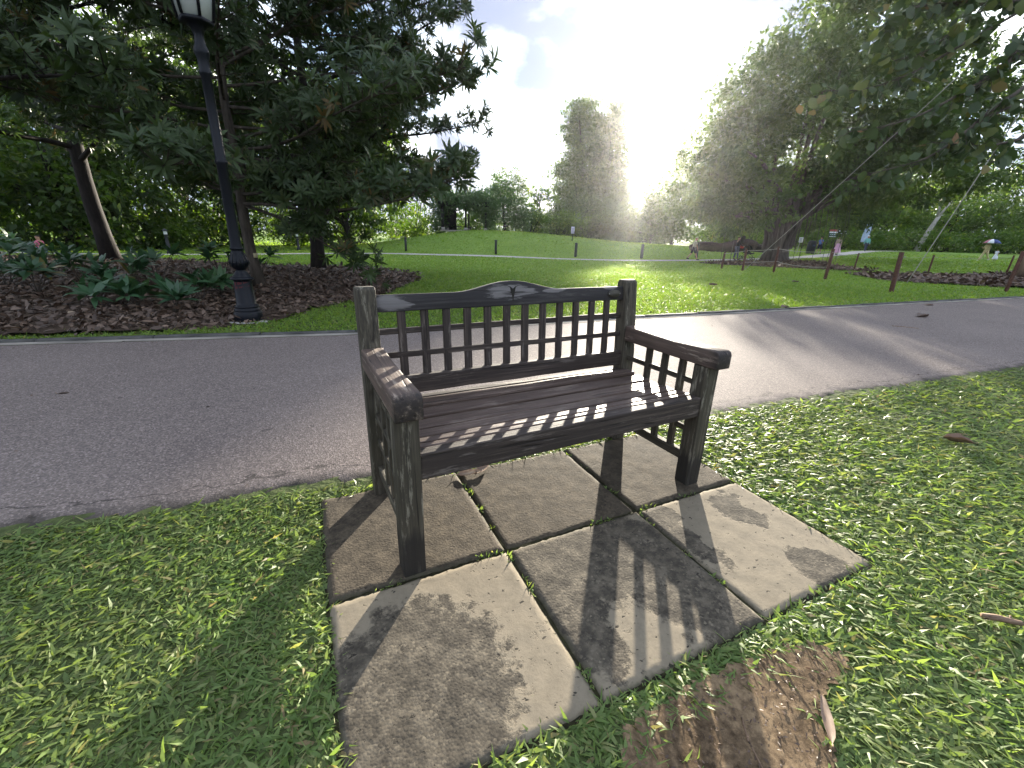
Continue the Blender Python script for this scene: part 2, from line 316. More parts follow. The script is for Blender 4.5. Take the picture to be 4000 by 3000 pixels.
def asphalt_mat():
    m, nt = new_mat('asphalt'); co = node(nt, 'ShaderNodeTexCoord').outputs['Object']
    v = node(nt, 'ShaderNodeTexVoronoi', {'Vector': co, 'Scale': 140.0}); f = node(nt, 'ShaderNodeTexNoise', {'Vector': co, 'Scale': 330.0, 'Detail': 3.0}).outputs[0]
    g = node(nt, 'ShaderNodeTexNoise', {'Vector': co, 'Scale': 1.1, 'Detail': 5.0}).outputs[0]
    sep = node(nt, 'ShaderNodeSeparateColor', {0: v.outputs['Color']}).outputs[0]
    col = ramp(nt, sep, [(0, (.045, .04, .039)), (.5, (.10, .087, .084)), (.8, (.14, .124, .12)), (1, (.24, .21, .2))])
    col = mixc(nt, ramp(nt, f, [(.35, (.5,) * 3), (.55, (0,) * 3)]), col, (.055, .05, .047))
    col = mixc(nt, .3, col, ramp(nt, g, [(.3, (.085, .074, .07)), (.7, (.145, .13, .122))]))
    e = node(nt, 'ShaderNodeAttribute', attribute_name='rnd').outputs['Fac']
    en = math_(nt, 'ADD', e, math_(nt, 'MULTIPLY', math_(nt, 'SUBTRACT', node(nt, 'ShaderNodeTexNoise', {'Vector': co, 'Scale': 9.0, 'Detail': 5.0}).outputs[0], .5), .9))
    col = mixc(nt, ramp(nt, en, [(.45, (0,) * 3), (.85, (.9,) * 3)]), col, (.022, .021, .018))
    crk = ramp(nt, math_(nt, 'ABSOLUTE', math_(nt, 'SUBTRACT', en, .22)), [(.012, (1,) * 3), (.03, (0,) * 3)])
    col = mixc(nt, math_(nt, 'MULTIPLY', crk, .7), col, (.02, .019, .017))
    h = math_(nt, 'ADD', v.outputs['Distance'], math_(nt, 'MULTIPLY', f, .5))
    out(nt, pbsdf(nt, mixc(nt, 1.0, col, (1.62, 1.5, 1.4), 'MULTIPLY'), .85, bump(nt, h, .5, .003), .2)); return m
M['asphalt'] = asphalt_mat()
def soil_mat(name, stops, scale=40.0):
    m, nt = new_mat(name); co = node(nt, 'ShaderNodeTexCoord').outputs['Object']
    f = node(nt, 'ShaderNodeTexNoise', {'Vector': co, 'Scale': scale, 'Detail': 8.0, 'Roughness': .75}).outputs[0]
    g = node(nt, 'ShaderNodeTexNoise', {'Vector': co, 'Scale': scale / 7, 'Detail': 4.0}).outputs[0]
    mx = math_(nt, 'ADD', math_(nt, 'MULTIPLY', f, .65), math_(nt, 'MULTIPLY', g, .35))
    out(nt, pbsdf(nt, ramp(nt, mx, stops), .95, bump(nt, f, .4, .008), .1)); return m
M['dirt'] = soil_mat('bare_brown_soil', [(.38, (.05, .034, .02)), (.5, (.13, .09, .054)), (.6, (.24, .17, .1))])
M['mulch'] = soil_mat('mulch_soil', [(.36, (.02, .014, .01)), (.5, (.06, .042, .03)), (.65, (.12, .085, .06))], 24)
M['joint'] = soil_mat('joint_soil', [(.36, (.01, .009, .006)), (.5, (.03, .028, .015)), (.65, (.05, .05, .02))], 60)
def slab_mat(name, light, dark, stains, worn):
    """concrete: smooth pale skin, worn to coarse aggregate inside the stains (cx, cy, rx, ry in metres) and by noise"""
    m, nt = new_mat(name); co = node(nt, 'ShaderNodeTexCoord').outputs['Object']
    big = node(nt, 'ShaderNodeTexNoise', {'Vector': co, 'Scale': 6.0, 'Detail': 7.0, 'Roughness': .6})
    wv = vmath(nt, 'SUBTRACT', big.outputs['Color'], (.5, .5, .5)).outputs[0]
    pw = vmath(nt, 'ADD', co, vmath(nt, 'MULTIPLY', wv, (.3, .3, 0)).outputs[0]).outputs[0]
    fine = node(nt, 'ShaderNodeTexNoise', {'Vector': co, 'Scale': 75.0, 'Detail': 6.0, 'Roughness': .7}).outputs[0]
    med = node(nt, 'ShaderNodeTexNoise', {'Vector': co, 'Scale': 21.0, 'Detail': 8.0, 'Roughness': .72}).outputs[0]
    mask = None
    for cx, cy, rx, ry in stains:
        d = vmath(nt, 'LENGTH', vmath(nt, 'MULTIPLY', vmath(nt, 'SUBTRACT', pw, (cx, cy, 0)).outputs[0], (1 / rx, 1 / ry, 0)).outputs[0]).outputs[1]
        s = node(nt, 'ShaderNodeMapRange', {0: math_(nt, 'ADD', d, math_(nt, 'MULTIPLY', math_(nt, 'SUBTRACT', med, .5), 1.1)), 1: 1.06, 2: .92}).outputs[0]
        mask = s if mask is None else math_(nt, 'MAXIMUM', mask, s)
    wn = ramp(nt, math_(nt, 'ADD', math_(nt, 'MULTIPLY', big.outputs[0], .5), math_(nt, 'MULTIPLY', med, .5)), [(worn, (0,) * 3), (worn + .05, (1,) * 3)])
    pits = ramp(nt, node(nt, 'ShaderNodeTexNoise', {'Vector': vmath(nt, 'MULTIPLY', co, (1.0, 1.5, 1)).outputs[0], 'Scale': 34.0, 'Detail': 5.0, 'Roughness': .6}).outputs[0], [(.635, (0,) * 3), (.665, (1,) * 3)])
    mask = wn if mask is None else math_(nt, 'MAXIMUM', mask, wn)
    vo = node(nt, 'ShaderNodeTexVoronoi', {'Vector': co, 'Scale': 130.0}); vs_ = node(nt, 'ShaderNodeSeparateColor', {0: vo.outputs['Color']}).outputs[0]
    agg = ramp(nt, vs_, [(0, tuple(x * .45 for x in dark)), (.5, dark), (.8, tuple(x * 1.5 for x in dark)), (1, light)])
    agg = mixc(nt, ramp(nt, fine, [(.35, (.6,) * 3), (.6, (0,) * 3)]), agg, tuple(x * .4 for x in dark))
    agg = mixc(nt, ramp(nt, med, [(.42, (0,) * 3), (.6, (.75,) * 3)]), agg, tuple((a + b) / 2 for a, b in zip(light, dark)))
    agg = mixc(nt, math_(nt, 'MULTIPLY', ramp(nt, node(nt, 'ShaderNodeTexNoise', {'Vector': co, 'Scale': 11.0, 'Detail': 6.0, 'Roughness': .65}).outputs[0], [(.4, (1,) * 3), (.58, (0,) * 3)]), .7), agg, tuple(x * .5 for x in dark))
    skin = ramp(nt, med, [(.25, tuple(x * .72 for x in light)), (.55, light), (.8, tuple(min(1, x * 1.12) for x in light))])
    skin = mixc(nt, math_(nt, 'MULTIPLY', ramp(nt, fine, [(.3, (1,) * 3), (.42, (0,) * 3)]), .5), skin, tuple(x * .6 for x in light))
    col = mixc(nt, math_(nt, 'MULTIPLY', mask, .93), skin, agg); col = mixc(nt, pits, col, tuple(x * .45 for x in dark))
    edge = node(nt, 'ShaderNodeAttribute', attribute_name='rnd').outputs['Fac']
    col = mixc(nt, ramp(nt, math_(nt, 'ADD', edge, math_(nt, 'MULTIPLY', math_(nt, 'SUBTRACT', med, .5), 1.3)), [(.75, (0,) * 3), (1.15, (.7,) * 3)]), col, (.05, .048, .03))
    h = math_(nt, 'SUBTRACT', math_(nt, 'ADD', math_(nt, 'MULTIPLY', fine, .35), math_(nt, 'MULTIPLY', math_(nt, 'MULTIPLY', vo.outputs['Distance'], mask), -.3)), math_(nt, 'ADD', math_(nt, 'MULTIPLY', mask, .5), pits))
    out(nt, pbsdf(nt, col, .9, bump(nt, h, .5, .005), .2)); return m

# ------------------------------------------------------------------ the setting: ground, road, kerb, paths, beds
def axis(lo, hi, step, ext, grow=1.16):
    a = list(np.arange(lo, hi + 1e-6, step)); s = step
    while a[-1] < ext: s *= grow; a.append(a[-1] + s)
    s = step; b = []
    x = lo
    while x > -ext: s *= grow; x -= s; b.append(x)
    return np.array(b[::-1] + a)
gxs = axis(-14, 34, .6, 420); gys = axis(-2, 52, .6, 420)
X, Y = np.meshgrid(gxs, gys); Z = terr(X, Y) - GRASS_DROP
nx, ny = len(gxs), len(gys); idx = (np.arange(ny - 1)[:, None] * nx + np.arange(nx - 1)[None]).reshape(-1)
tag(link('ground', np_mesh('ground', np.stack([X, Y, Z], -1).reshape(-1, 3), [np.stack([idx, idx + 1, idx + nx + 1, idx + nx], 1)], M['ground'], True)), kind='structure')

def strip(name, xs, lo, hi, nv, dz, mat, jag=None, edge=False, rough=0.0):
    """sheet between two curves y = lo(x), hi(x) laid on the terrain"""
    v = np.linspace(0, 1, nv); X = np.repeat(xs[:, None], nv, 1); a, b = lo(xs), hi(xs)
    if jag is not None: a = a + jag(xs)
    Y = a[:, None] + (b - a)[:, None] * v[None] ** (1.6 if edge else 1)
    Z = terr(X, Y) + dz
    r = np.clip(1 - (Y - a[:, None]) / .2, 0, 1)
    if rough: Z = Z + rough * r * np.array([[noise.noise((x * 14, y * 14, 0)) for x, y in zip(rx, ry)] for rx, ry in zip(X, Y)]) - .012 * r ** 3
    n, m = X.shape; i = (np.arange(n - 1)[:, None] * m + np.arange(m - 1)[None]).reshape(-1)
    return link(name, np_mesh(name, np.stack([X, Y, Z], -1).reshape(-1, 3), [np.stack([i, i + m, i + m + 1, i + 1], 1)], mat, True, {'rnd': r.ravel() if edge else np.zeros(X.size)}))
rx = np.concatenate([np.linspace(-40, -4, 60), np.arange(-3.96, 8, .05), np.linspace(8.1, 60, 90)])
jag = lambda xs: np.array([.05 * noise.noise((x * 1.7, 3, 0)) + .03 * noise.noise((x * 7, 1, 0)) + .015 * noise.noise((x * 23, 2, 0)) for x in xs])
tag(strip('road', rx, near_edge, lambda x: far_edge(x) - .1, 26, -.004, M['asphalt'], jag, True, .016), kind='structure')
kerb = tag(strip('kerb', np.linspace(-16, 45, 200), lambda x: far_edge(x) - .1, far_edge, 2, .0005, M['kerb_white']), kind='structure')
kx = np.arange(-12, 30, .93)
for a, b in zip(kx[:-1], kx[1:]):                                     # each kerb stone its own piece
    p = np.array([a + .006, far_edge(a + .006)]); q = np.array([b - .006, far_edge(b - .006)])
    d = q - p; L = np.linalg.norm(d); mb = MB(); mb.box((0, 0, 0), (L, .085 + RNG.uniform(-.006, .006), .09))
    me = bevel_mesh(mb.mesh('kerb_stone', M['kerb']), .008, 1); c = (p + q) / 2 + np.array([-d[1], d[0]]) / L * .045
    link('kerb_stone', me, kerb, (c[0], c[1], gz(*c) - .025 + RNG.uniform(-.004, .004)), (RNG.uniform(-.03, .03), 0, math.atan2(d[1], d[0])))

def ribbon(name, pts, w, dz, mat):
    P = np.array(pts, float); t = np.concatenate([[0], np.cumsum(np.linalg.norm(np.diff(P, axis=0), axis=1))])
    s = np.arange(0, t[-1], .7); C = np.stack([np.interp(s, t, P[:, k]) for k in (0, 1)], 1)
    for _ in range(6): C[1:-1] = (C[:-2] + 2 * C[1:-1] + C[2:]) / 4
    T = unit(np.gradient(C, axis=0)); N = np.stack([-T[:, 1], T[:, 0]], 1); nv = 6
    o = np.linspace(-w / 2, w / 2, nv); G = C[:, None] + N[:, None] * o[None, :, None]
    V = np.concatenate([G, (terr(G[..., 0], G[..., 1]) + dz)[..., None]], -1); n = len(C)
    i = (np.arange(n - 1)[:, None] * nv + np.arange(nv - 1)[None]).reshape(-1)
    return tag(link(name, np_mesh(name, V.reshape(-1, 3), [np.stack([i, i + nv, i + nv + 1, i + 1], 1)], mat, True)), kind='structure')
PATH = [(-44, 16), (-28, 18.2), (-20, 20.5), (-17, 25), (-14.5, 29.5), (-10.3, 33.0), (-1.3, 33.4), (7.2, 31.4), (12.4, 31.4), (17.9, 32.6), (23.5, 35.4), (32.5, 42.9), (50, 58)]
ribbon('path', PATH, 1.5, .01, M['path'])

def cell_sheet(name, poly, step, dz, mat, mound=0.0):
    P = np.array(poly); x0, y0 = P.min(0); x1, y1 = P.max(0)
    xs = np.arange(x0, x1 + step, step); ys = np.arange(y0, y1 + step, step); X, Y = np.meshgrid(xs, ys)
    J = RNG.uniform(-.25, .25, X.shape + (2,)) * step; X = X + J[..., 0]; Y = Y + J[..., 1]
    n = len(xs); i = (np.arange(len(ys) - 1)[:, None] * n + np.arange(n - 1)[None]).reshape(-1); F = np.stack([i, i + 1, i + n + 1, i + n], 1)
    xf, yf = X.ravel(), Y.ravel(); F = F[pip(xf[F].mean(1), yf[F].mean(1), poly)]
    Z = terr(xf, yf) + dz + mound * np.array([max(0, noise.noise((a * 1.1, b * 1.1, 0)) + .3) for a, b in zip(xf, yf)])
    used = np.unique(F); mp = np.zeros(len(xf), int); mp[used] = np.arange(len(used))
    return tag(link(name, np_mesh(name, np.stack([xf, yf, Z], 1)[used], [mp[F]], mat, True)), kind='structure')
BED = [(-40, -5.4), (-15, 1.3), (-4.8, 4.1), (-3.9, 4.42), (-3.25, 4.8), (-2.95, 5.4), (-2.85, 6.3), (-2.3, 7.8), (-2.3, 9.2), (-2.4, 11.1), (-2.9, 12.6), (-5.3, 15.6), (-7.2, 15.3), (-8.6, 14.8), (-12.7, 16.6), (-17.2, 17.3), (-28, 16.6), (-40, 15)]
BED_BANYAN = [(11.7, 28.2), (12.2, 26.5), (13.1, 25.1), (14.6, 22.8), (16.4, 20.6), (17.5, 21.5), (18.2, 26), (20.3, 28.7), (18.5, 30.6), (14, 30.0)]
BED_RIGHT = [(14.2, 18.6), (13, 15.6), (13.2, 14.8), (14.6, 13.5), (15.7, 13.3), (22, 14.5), (27, 17), (26, 22), (20, 18.9), (18.1, 18.6), (16.6, 19.6)]
cell_sheet('mulch_bed', BED, .18, -.004, M['mulch'], .05)
cell_sheet('mulch_bed', BED_BANYAN, .3, -.004, M['mulch'], .06)
cell_sheet('mulch_bed', BED_RIGHT, .3, -.004, M['mulch'], .08)
DIRT = [(.2, .3), (.32, .68), (.42, .73), (.5, .78), (.6, .82), (.68, .85), (.79, .89), (.87, .9), (.93, .86), (.9, .82), (.81, .77), (.75, .7), (.75, .65), (.73, .61), (.74, .45), (.6, .25)]
DC = np.array(DIRT).mean(0); cell_sheet('bare_soil', [tuple(DC + (np.array(p) - DC) * 1.1) for p in DIRT], .016, -.006, M['dirt'], .005)

# ------------------------------------------------------------------ paving pad: six worn slabs
SX, SY, ST, SA, SB = -.2898, .4686, .4478, .6, .5884
mb = MB(); mb.box((SA * 1.5, SB, -.05), (SA * 3 + .01, SB * 2 + .01, .086))
pad = tag(mb.build('paving_bed', M['joint'], None, False, (SX, SY, 0), (0, 0, ST)), kind='structure')
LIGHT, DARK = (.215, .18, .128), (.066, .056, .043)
SLABS = {(0, 0): ([(-.09, -.06, .24, .25), (-.2, -.2, .2, .16)], .60), (1, 0): ([(.02, .13, .32, .2), (.2, -.05, .2, .32), (-.24, .02, .1, .3)], .56), (2, 0): ([(.1, .12, .075, .14), (.09, -.21, .12, .085), (-.24, .1, .07, .2)], .63),
         (0, 1): ([(0, 0, .6, .6)], .5), (1, 1): ([(0, 0, .6, .6)], .5), (2, 1): ([(0, 0, .6, .6)], .52)}
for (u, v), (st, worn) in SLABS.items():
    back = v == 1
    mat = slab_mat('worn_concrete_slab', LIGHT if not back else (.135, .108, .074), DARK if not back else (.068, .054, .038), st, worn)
    n = 46; gap = .0045; a = SA / 2 - gap; b = SB / 2 - gap; s = np.linspace(-1, 1, n); Xs, Ys = np.meshgrid(s, s)
    ph = u * 3.1 + v * 7.7
    wob = np.array([noise.noise((x * 5 + ph, y * 5, ph)) for x, y in zip(Xs.ravel(), Ys.ravel())]).reshape(n, n)
    wob2 = np.array([noise.noise((x * 19 + ph, y * 19, ph)) for x, y in zip(Xs.ravel(), Ys.ravel())]).reshape(n, n)
    ed = 1 - np.maximum(np.abs(Xs), np.abs(Ys)); Zs = .0012 * wob + .0006 * wob2 - .007 * np.clip(1 - ed / .03, 0, 1) ** 2 * (1 + 1.2 * wob)
    Xv = Xs * (a + .006 * wob * (np.abs(Xs) > .9)); Yv = Ys * (b + .006 * wob2 * (np.abs(Ys) > .9))
    top = np.stack([Xv, Yv, Zs], -1).reshape(-1, 3); i = (np.arange(n - 1)[:, None] * n + np.arange(n - 1)[None]).reshape(-1)
    F = np.stack([i, i + 1, i + n + 1, i + n], 1)
    ring = np.concatenate([np.arange(n), np.arange(2 * n - 1, n * n, n), np.arange(n * n - 2, n * n - n - 1, -1), np.arange(n * (n - 2), 0, -n)])
    low = top[ring].copy(); low[:, 2] = -.05; k = np.arange(len(ring)); k2 = np.roll(k, -1)
    F2 = np.stack([ring[k2], ring[k], n * n + k, n * n + k2], 1)
    rr = np.concatenate([np.clip(1 - ed / .16, 0, 1).ravel(), np.ones(len(ring))])
    me = np_mesh('slab', np.vstack([top, low]), [F, F2], mat, True, {'rnd': rr})
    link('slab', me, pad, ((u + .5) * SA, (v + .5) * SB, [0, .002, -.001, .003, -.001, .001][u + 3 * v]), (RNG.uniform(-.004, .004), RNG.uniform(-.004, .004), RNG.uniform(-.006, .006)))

# ------------------------------------------------------------------ the bench
BX, BY, BT, BL, T = -.336, 1.111, .481, 1.38, .074
bench = thing('garden_bench', 'weathered dark wooden garden bench with lattice back and arched top rail on concrete slabs', 'bench', (BX, BY, 0), BT)
def beam(name, p0, p1, w, h, mat, parent=bench, bev=.004, roll=0.0):
    p0, p1 = Vector(p0), Vector(p1); d = p1 - p0; L = d.length; mb = MB(); ns = max(2, int(L / .12) + 1)
    xs = np.linspace(-L / 2, L / 2, ns); C = np.array([[-1, -1], [1, -1], [1, 1], [-1, 1]]) * np.array([w / 2, h / 2])
    V = np.array([[x, c[0], c[1]] for x in xs for c in C]); V[:, 1:] += RNG.normal(0, .0006, (len(V), 2))
    Q = [[k * 4 + j, k * 4 + (j + 1) % 4, k * 4 + 4 + (j + 1) % 4, k * 4 + 4 + j] for k in range(ns - 1) for j in range(4)] + [[3, 2, 1, 0], [(ns - 1) * 4 + j for j in range(4)]]
    mb.add(V, Q); me = bevel_mesh(mb.mesh(name, mat), bev, 2)
    me.polygons.foreach_set('use_smooth', np.zeros(len(me.polygons), bool))
    o = link(name, me, parent); d.normalize()
    y = Vector((0, 0, 1)).cross(d); y = Vector((0, 1, 0)) if y.length < .3 else y.normalized()
    z = d.cross(y); R = Matrix((d, y, z)).transposed().to_4x4()
    o.matrix_basis = Matrix.Translation((p0 + p1) / 2) @ R @ Matrix.Rotation(roll, 4, 'X'); return o
def profile_part(name, poly, axis_, a, b, mat, bev=.004, parent=bench, org=(0, 0, 0)):
    mb = MB(); mb.prism(poly, axis_, a, b); me = mb.mesh(name, mat); bevel_mesh(me, bev, 2)
    V = np.empty(len(me.vertices) * 3, np.float32); me.vertices.foreach_get('co', V); V = V.reshape(-1, 3) - np.array(org); me.vertices.foreach_set('co', V.ravel()); me.update()
    return link(name, me, parent, org)
D0 = .515                                                              # front face of the back posts
for x in (T / 2, BL - T / 2):
    beam('front_leg', (x, T / 2, .0), (x, T / 2, .574), T, T, M['bench_front_leg'], bev=.005)
    tp = [(D0, 0), (D0 + .074, 0), (D0 + .074, .42), (D0 + .108, .862), (D0 + .098, .878), (D0 + .052, .88), (D0 + .041, .868), (D0, .5)]
    # grain runs up the post: build it along local X
    mb = MB(); mb.prism([(z, -(y - D0 - .04)) for y, z in tp], 2, -T / 2, T / 2); me = bevel_mesh(mb.mesh('back_post', M['bench_leg']), .006, 2)
    o = link('back_post', me, bench); o.matrix_basis = Matrix.Translation((x, D0 + .04, 0)) @ Matrix(((0, 0, 1, 0), (0, -1, 0, 0), (1, 0, 0, 0), (0, 0, 0, 1)))
    am = [(-.042, .574), (-.042, .632), (-.036, .645), (-.024, .651), (.08, .649), (.2, .643), (.32, .645), (.44, .65), (D0 + .005, .653), (D0 + .005, .576)]
    mb = MB(); mb.prism([(y - .24, z - .61) for y, z in am], 2, -.0415, .0415); me = bevel_mesh(mb.mesh('armrest', M['bench_arm']), .006, 2)
    o = link('armrest', me, bench); o.matrix_basis = Matrix.Translation((x, .24, .61)) @ Matrix(((0, 0, 1, 0), (1, 0, 0, 0), (0, 1, 0, 0), (0, 0, 0, 1)))
    for y in (.162, .268, .372): beam('side_upright', (x, y, .13), (x, y, .578), .03, .022, M['bench_leg'], bev=.003, roll=0)
    for z in (.482, .37, .255): beam('side_bar', (x, T - .004, z), (x, D0 + .004, z), .018, .026, M['bench_leg'], bev=.003)
    beam('side_stretcher', (x, T - .004, .12), (x, D0 + .004, .12), .03, .045, M['bench_leg'], bev=.004)
beam('seat_rail', (T - .002, .03, .392), (BL - T + .002, .03, .392), .045, .09, M['bench'], bev=.006)
beam('back_seat_rail', (T - .002, .548, .385), (BL - T + .002, .548, .385), .035, .07, M['bench'], bev=.005)
for y, w in ((.082, .026), (.128, .035), (.193, .057), (.279, .079), (.381, .086), (.478, .07)):
    beam('seat_slat', (.05, y, .425 - .02 * math.sin((y - .05) / .5 * 3.0)), (BL - .05, y, .425 - .02 * math.sin((y - .05) / .5 * 3.0)), w, .02, M['bench_seat'], bev=.005)
def backY(z): return D0 + .035 + .045 * (z - .45) / .4                 # centre plane of the leaning back
tilt = math.atan2(.045, .4)
beam('lower_rail', (T - .002, backY(.478), .478), (BL - T + .002, backY(.478), .478), .036, .076, M['bench'], bev=.005, roll=0)
NU = 12
for i in range(NU):
    x = T + (BL - 2 * T) * (i + 1) / (NU + 1)
    beam('lattice_upright', (x, backY(.512), .512), (x, backY(.785), .785), .016, .033, M['bench'], bev=.003)
for z in (.700, .604): beam('lattice_bar', (T - .002, backY(z), z), (BL - T + .002, backY(z), z), .012, .024, M['bench'], bev=.002)
xs = np.linspace(T - .002, BL - T + .002, 41); hump = .845 + .042 * np.clip(np.cos((xs - .665) / .27 * np.pi / 1.0) * .5 + .5, 0, 1) * (np.abs(xs - .665) < .27)
poly = [(x - BL / 2, z - .81) for x, z in zip(xs, hump)][::-1] + [(T - .002 - BL / 2, .778 - .81), (BL - T + .002 - BL / 2, .778 - .81)]
mb = MB(); mb.prism(poly, 1, -.02, .02); me = bevel_mesh(mb.mesh('top_rail', M['bench_top']), .004, 2)
rail = link('top_rail', me, bench, (BL / 2, backY(.81), .81), (-tilt, 0, 0))
mb = MB(); th = np.linspace(0, 2 * np.pi, 28, endpoint=False); mb.prism(np.stack([.038 * np.cos(th), .019 * np.sin(th)], 1), 1, -.003, .003)
plaque = mb.build('plaque', M['brass'], rail, False, (.555, -.0235, .0))
mb = MB()
for k, (w_, z_) in enumerate(((.024, .009), (.042, .003), (.05, -.003), (.02, -.009))):
    x = -w_ / 2
    while x < w_ / 2: l = RNG.uniform(.003, .008); mb.box((x + l / 2, -.0034, z_), (l * .8, .0006, .0016)); x += l + .001
mb.build('engraved_text', M['black_ink'], plaque)
for sx_ in (-.034, .034): mb = MB(); mb.lathe([(.0001, .002), (.002, .001), (.0025, 0)], 8); mb.build('screw', M['concrete'], plaque, False, (sx_, -.003, 0), (math.pi / 2, 0, 0))
mb = MB()                                                              # carved fan at the middle of the arch
for sx_ in (-1, 1):
    for top_, sp_, r_ in ((.05, .055, .0022), (.022, .034, .0016)):
        t_ = np.linspace(0, 1, 9); mb.tube(np.stack([sx_ * sp_ * (t_ ** 2.6), np.full(9, -.0195), -.022 + (top_ + .018) * (1 - (1 - t_) ** 2.2)], 1), r_ * (1.3 - t_), 5)
    mb.add([(0, -.0212, -.022), (sx_ * .008, -.0208, .01), (sx_ * .016, -.0208, .042), (0, -.0212, .03)], [[0, 1, 2, 3]])
mb.build('carved_fan', M['black_ink'], rail, False, (-.02, 0, .012))

# ------------------------------------------------------------------ grass
def blades(name, x, y, hlen, wid, kind, mat, zoff=-.014, pitch=(.15, .9), comb=None, label=None):
    n = len(x); az = RNG.uniform(0, 2 * np.pi, n)
    if comb is not None: az = np.where(RNG.random(n) < .45, comb + RNG.normal(0, .7, n), az)
    pt = RNG.uniform(*pitch, n); D = np.stack([np.cos(az) * np.cos(pt), np.sin(az) * np.cos(pt), np.sin(pt)], 1)
    U = np.tile([0, 0, 1.], (n, 1)) + RNG.normal(0, .35, (n, 3))
    fine = RNG.random(n) < .25; V, q, t, r = leaves(np.stack([x, y, terr(x, y) + zoff], 1), D, U, hlen * RNG.uniform(.5, 1.3, n) * np.where(fine, 1.25, 1), wid * RNG.uniform(.7, 1.4, n) * np.where(fine, .5, 1), kind, .3, .25)
    o = link(name, np_mesh(name, V, [q, t], mat, False, {'rnd': r})); return tag(o, label, 'grass', kind='stuff')
def pad_uv(x, y):
    dx, dy = x - SX, y - SY; return (math.cos(ST) * dx + math.sin(ST) * dy) / SA, (-math.sin(ST) * dx + math.cos(ST) * dy) / SB
XS, YS, HL, WD = [], [], [], []
for r0, r1, dens, hl, wd in ((.3, 1.3, 18000, .040, .0078), (1.3, 2.2, 14000, .043, .0082), (2.2, 3.5, 9000, .048, .0095), (3.5, 6, 3200, .055, .012), (6, 10, 1100, .07, .018)):
    n = int(dens * (2 * r1) * (r1 + .4)); x = RNG.uniform(-r1, r1, n); y = RNG.uniform(-.4, r1, n); d = np.hypot(x, y)
    k = (d >= r0) & (d < r1) & (y < near_edge(x) + RNG.normal(-.01, .02, n)) & in_view(x, y, terr(x, y), 1.35); x, y = x[k], y[k]
    u, v = pad_uv(x, y); ok = ~((u > .004) & (u < 2.996) & (v > .004) & (v < 1.996))
    wx = np.array([noise.noise((a * 14, b * 14, 1)) for a, b in zip(x, y)]) if r0 < 1 else 0; dd = pip(x + RNG.normal(0, .014, len(x)) + .035 * wx, y + RNG.normal(0, .014, len(x)) + .03 * wx - .012, DIRT); nz = np.array([noise.noise((a * 9, b * 9, 4)) for a, b in zip(x[dd], y[dd])]); keep = np.zeros(len(x), bool); uu, vv = pad_uv(x[dd], y[dd]); keep[dd] = (vv > -.17) | (nz > .28) & (RNG.random(len(nz)) < .5); ok &= ~dd | keep; x, y = x[ok], y[ok]
    XS.append(x); YS.append(y); HL.append(np.full(len(x), hl)); WD.append(np.full(len(x), wd))
XS, YS, HL, WD = map(np.concatenate, (XS, YS, HL, WD))
pu = np.concatenate([RNG.uniform(-.03, 3.03, 2600), RNG.uniform(-.03, 3.03, 2600), RNG.choice([0, 3], 2600) + RNG.normal(0, .012, 2600)]); pv = np.concatenate([RNG.normal(-.012, .012, 2600), RNG.normal(2.012, .012, 2600), RNG.uniform(-.03, 2.03, 2600)])
px_ = SX + math.cos(ST) * pu * SA - math.sin(ST) * pv * SB; py_ = SY + math.sin(ST) * pu * SA + math.cos(ST) * pv * SB
XS, YS, HL, WD = np.r_[XS, px_], np.r_[YS, py_], np.r_[HL, np.full(len(px_), .03)], np.r_[WD, np.full(len(px_), .0065)]
blades('lawn_grass', XS, YS, HL, WD, 'blade', M['grass'], pitch=(.1, .75), comb=-.5, label='broad-bladed green lawn around the paving slabs and bench')
# little weeds in the slab joints
x_, y_ = [], []
for _ in range(2200):
    if RNG.random() < .5: u, v = RNG.uniform(0, 3), 1 + RNG.normal(0, .006)
    else: u, v = RNG.choice([1, 2]) + RNG.normal(0, .006), RNG.uniform(0, 2)
    if noise.noise((u * 5, v * 5, 2)) < .1: continue
    x_.append(SX + math.cos(ST) * u * SA - math.sin(ST) * v * SB); y_.append(SY + math.sin(ST) * u * SA + math.cos(ST) * v * SB)
blades('joint_weeds', np.array(x_), np.array(y_), .022, .006, 'blade', M['grass'], -.012, (.2, 1.2), label='tiny weeds growing in the joints between slabs')
XS, YS, HL, WD = [], [], [], []
FX, FY, FH, FW = [], [], [], []
for r0, r1, dens, hl, wd in ((3, 7, 2600, .062, .012), (7, 10, 1700, .07, .014), (10, 15, 800, .075, .02), (15, 24, 260, .08, .035), (24, 40, 90, .10, .06), (40, 60, 32, .14, .1)):
    n = int(dens * (2.4 * r1) * r1); x = RNG.uniform(-1.2 * r1, 1.2 * r1, n); y = RNG.uniform(0, r1, n); d = np.hypot(x, y)
    k = (d >= r0) & (d < r1) & (y > far_edge(x) + .09 + RNG.normal(0, .01, n)) & in_view(x, y, terr(x, y), 1.15); x, y = x[k], y[k]
    ok = np.ones(len(x), bool)
    for b_ in (BED, BED_BANYAN, BED_RIGHT): ok &= ~pip(x + RNG.normal(0, .06, len(x)), y + RNG.normal(0, .06, len(x)), b_)
    P = np.array(PATH); dm = np.full(len(x), 9.)
    for p, q in zip(P[:-1], P[1:]):
        e = q - p; t = np.clip(((x - p[0]) * e[0] + (y - p[1]) * e[1]) / (e @ e), 0, 1); dm = np.minimum(dm, np.hypot(x - p[0] - t * e[0], y - p[1] - t * e[1]))
    ok &= dm > .8; x, y = x[ok], y[ok]
    (XS if r1 <= 15 else FX).append(x); (YS if r1 <= 15 else FY).append(y)
    (HL if r1 <= 15 else FH).append(np.full(len(x), hl)); (WD if r1 <= 15 else FW).append(np.full(len(x), wd))
blades('park_grass', *map(np.concatenate, (XS, YS, HL, WD)), 'blade', M['lawn_far'], pitch=(.2, 1.1), label='sunlit green park lawn across the road')
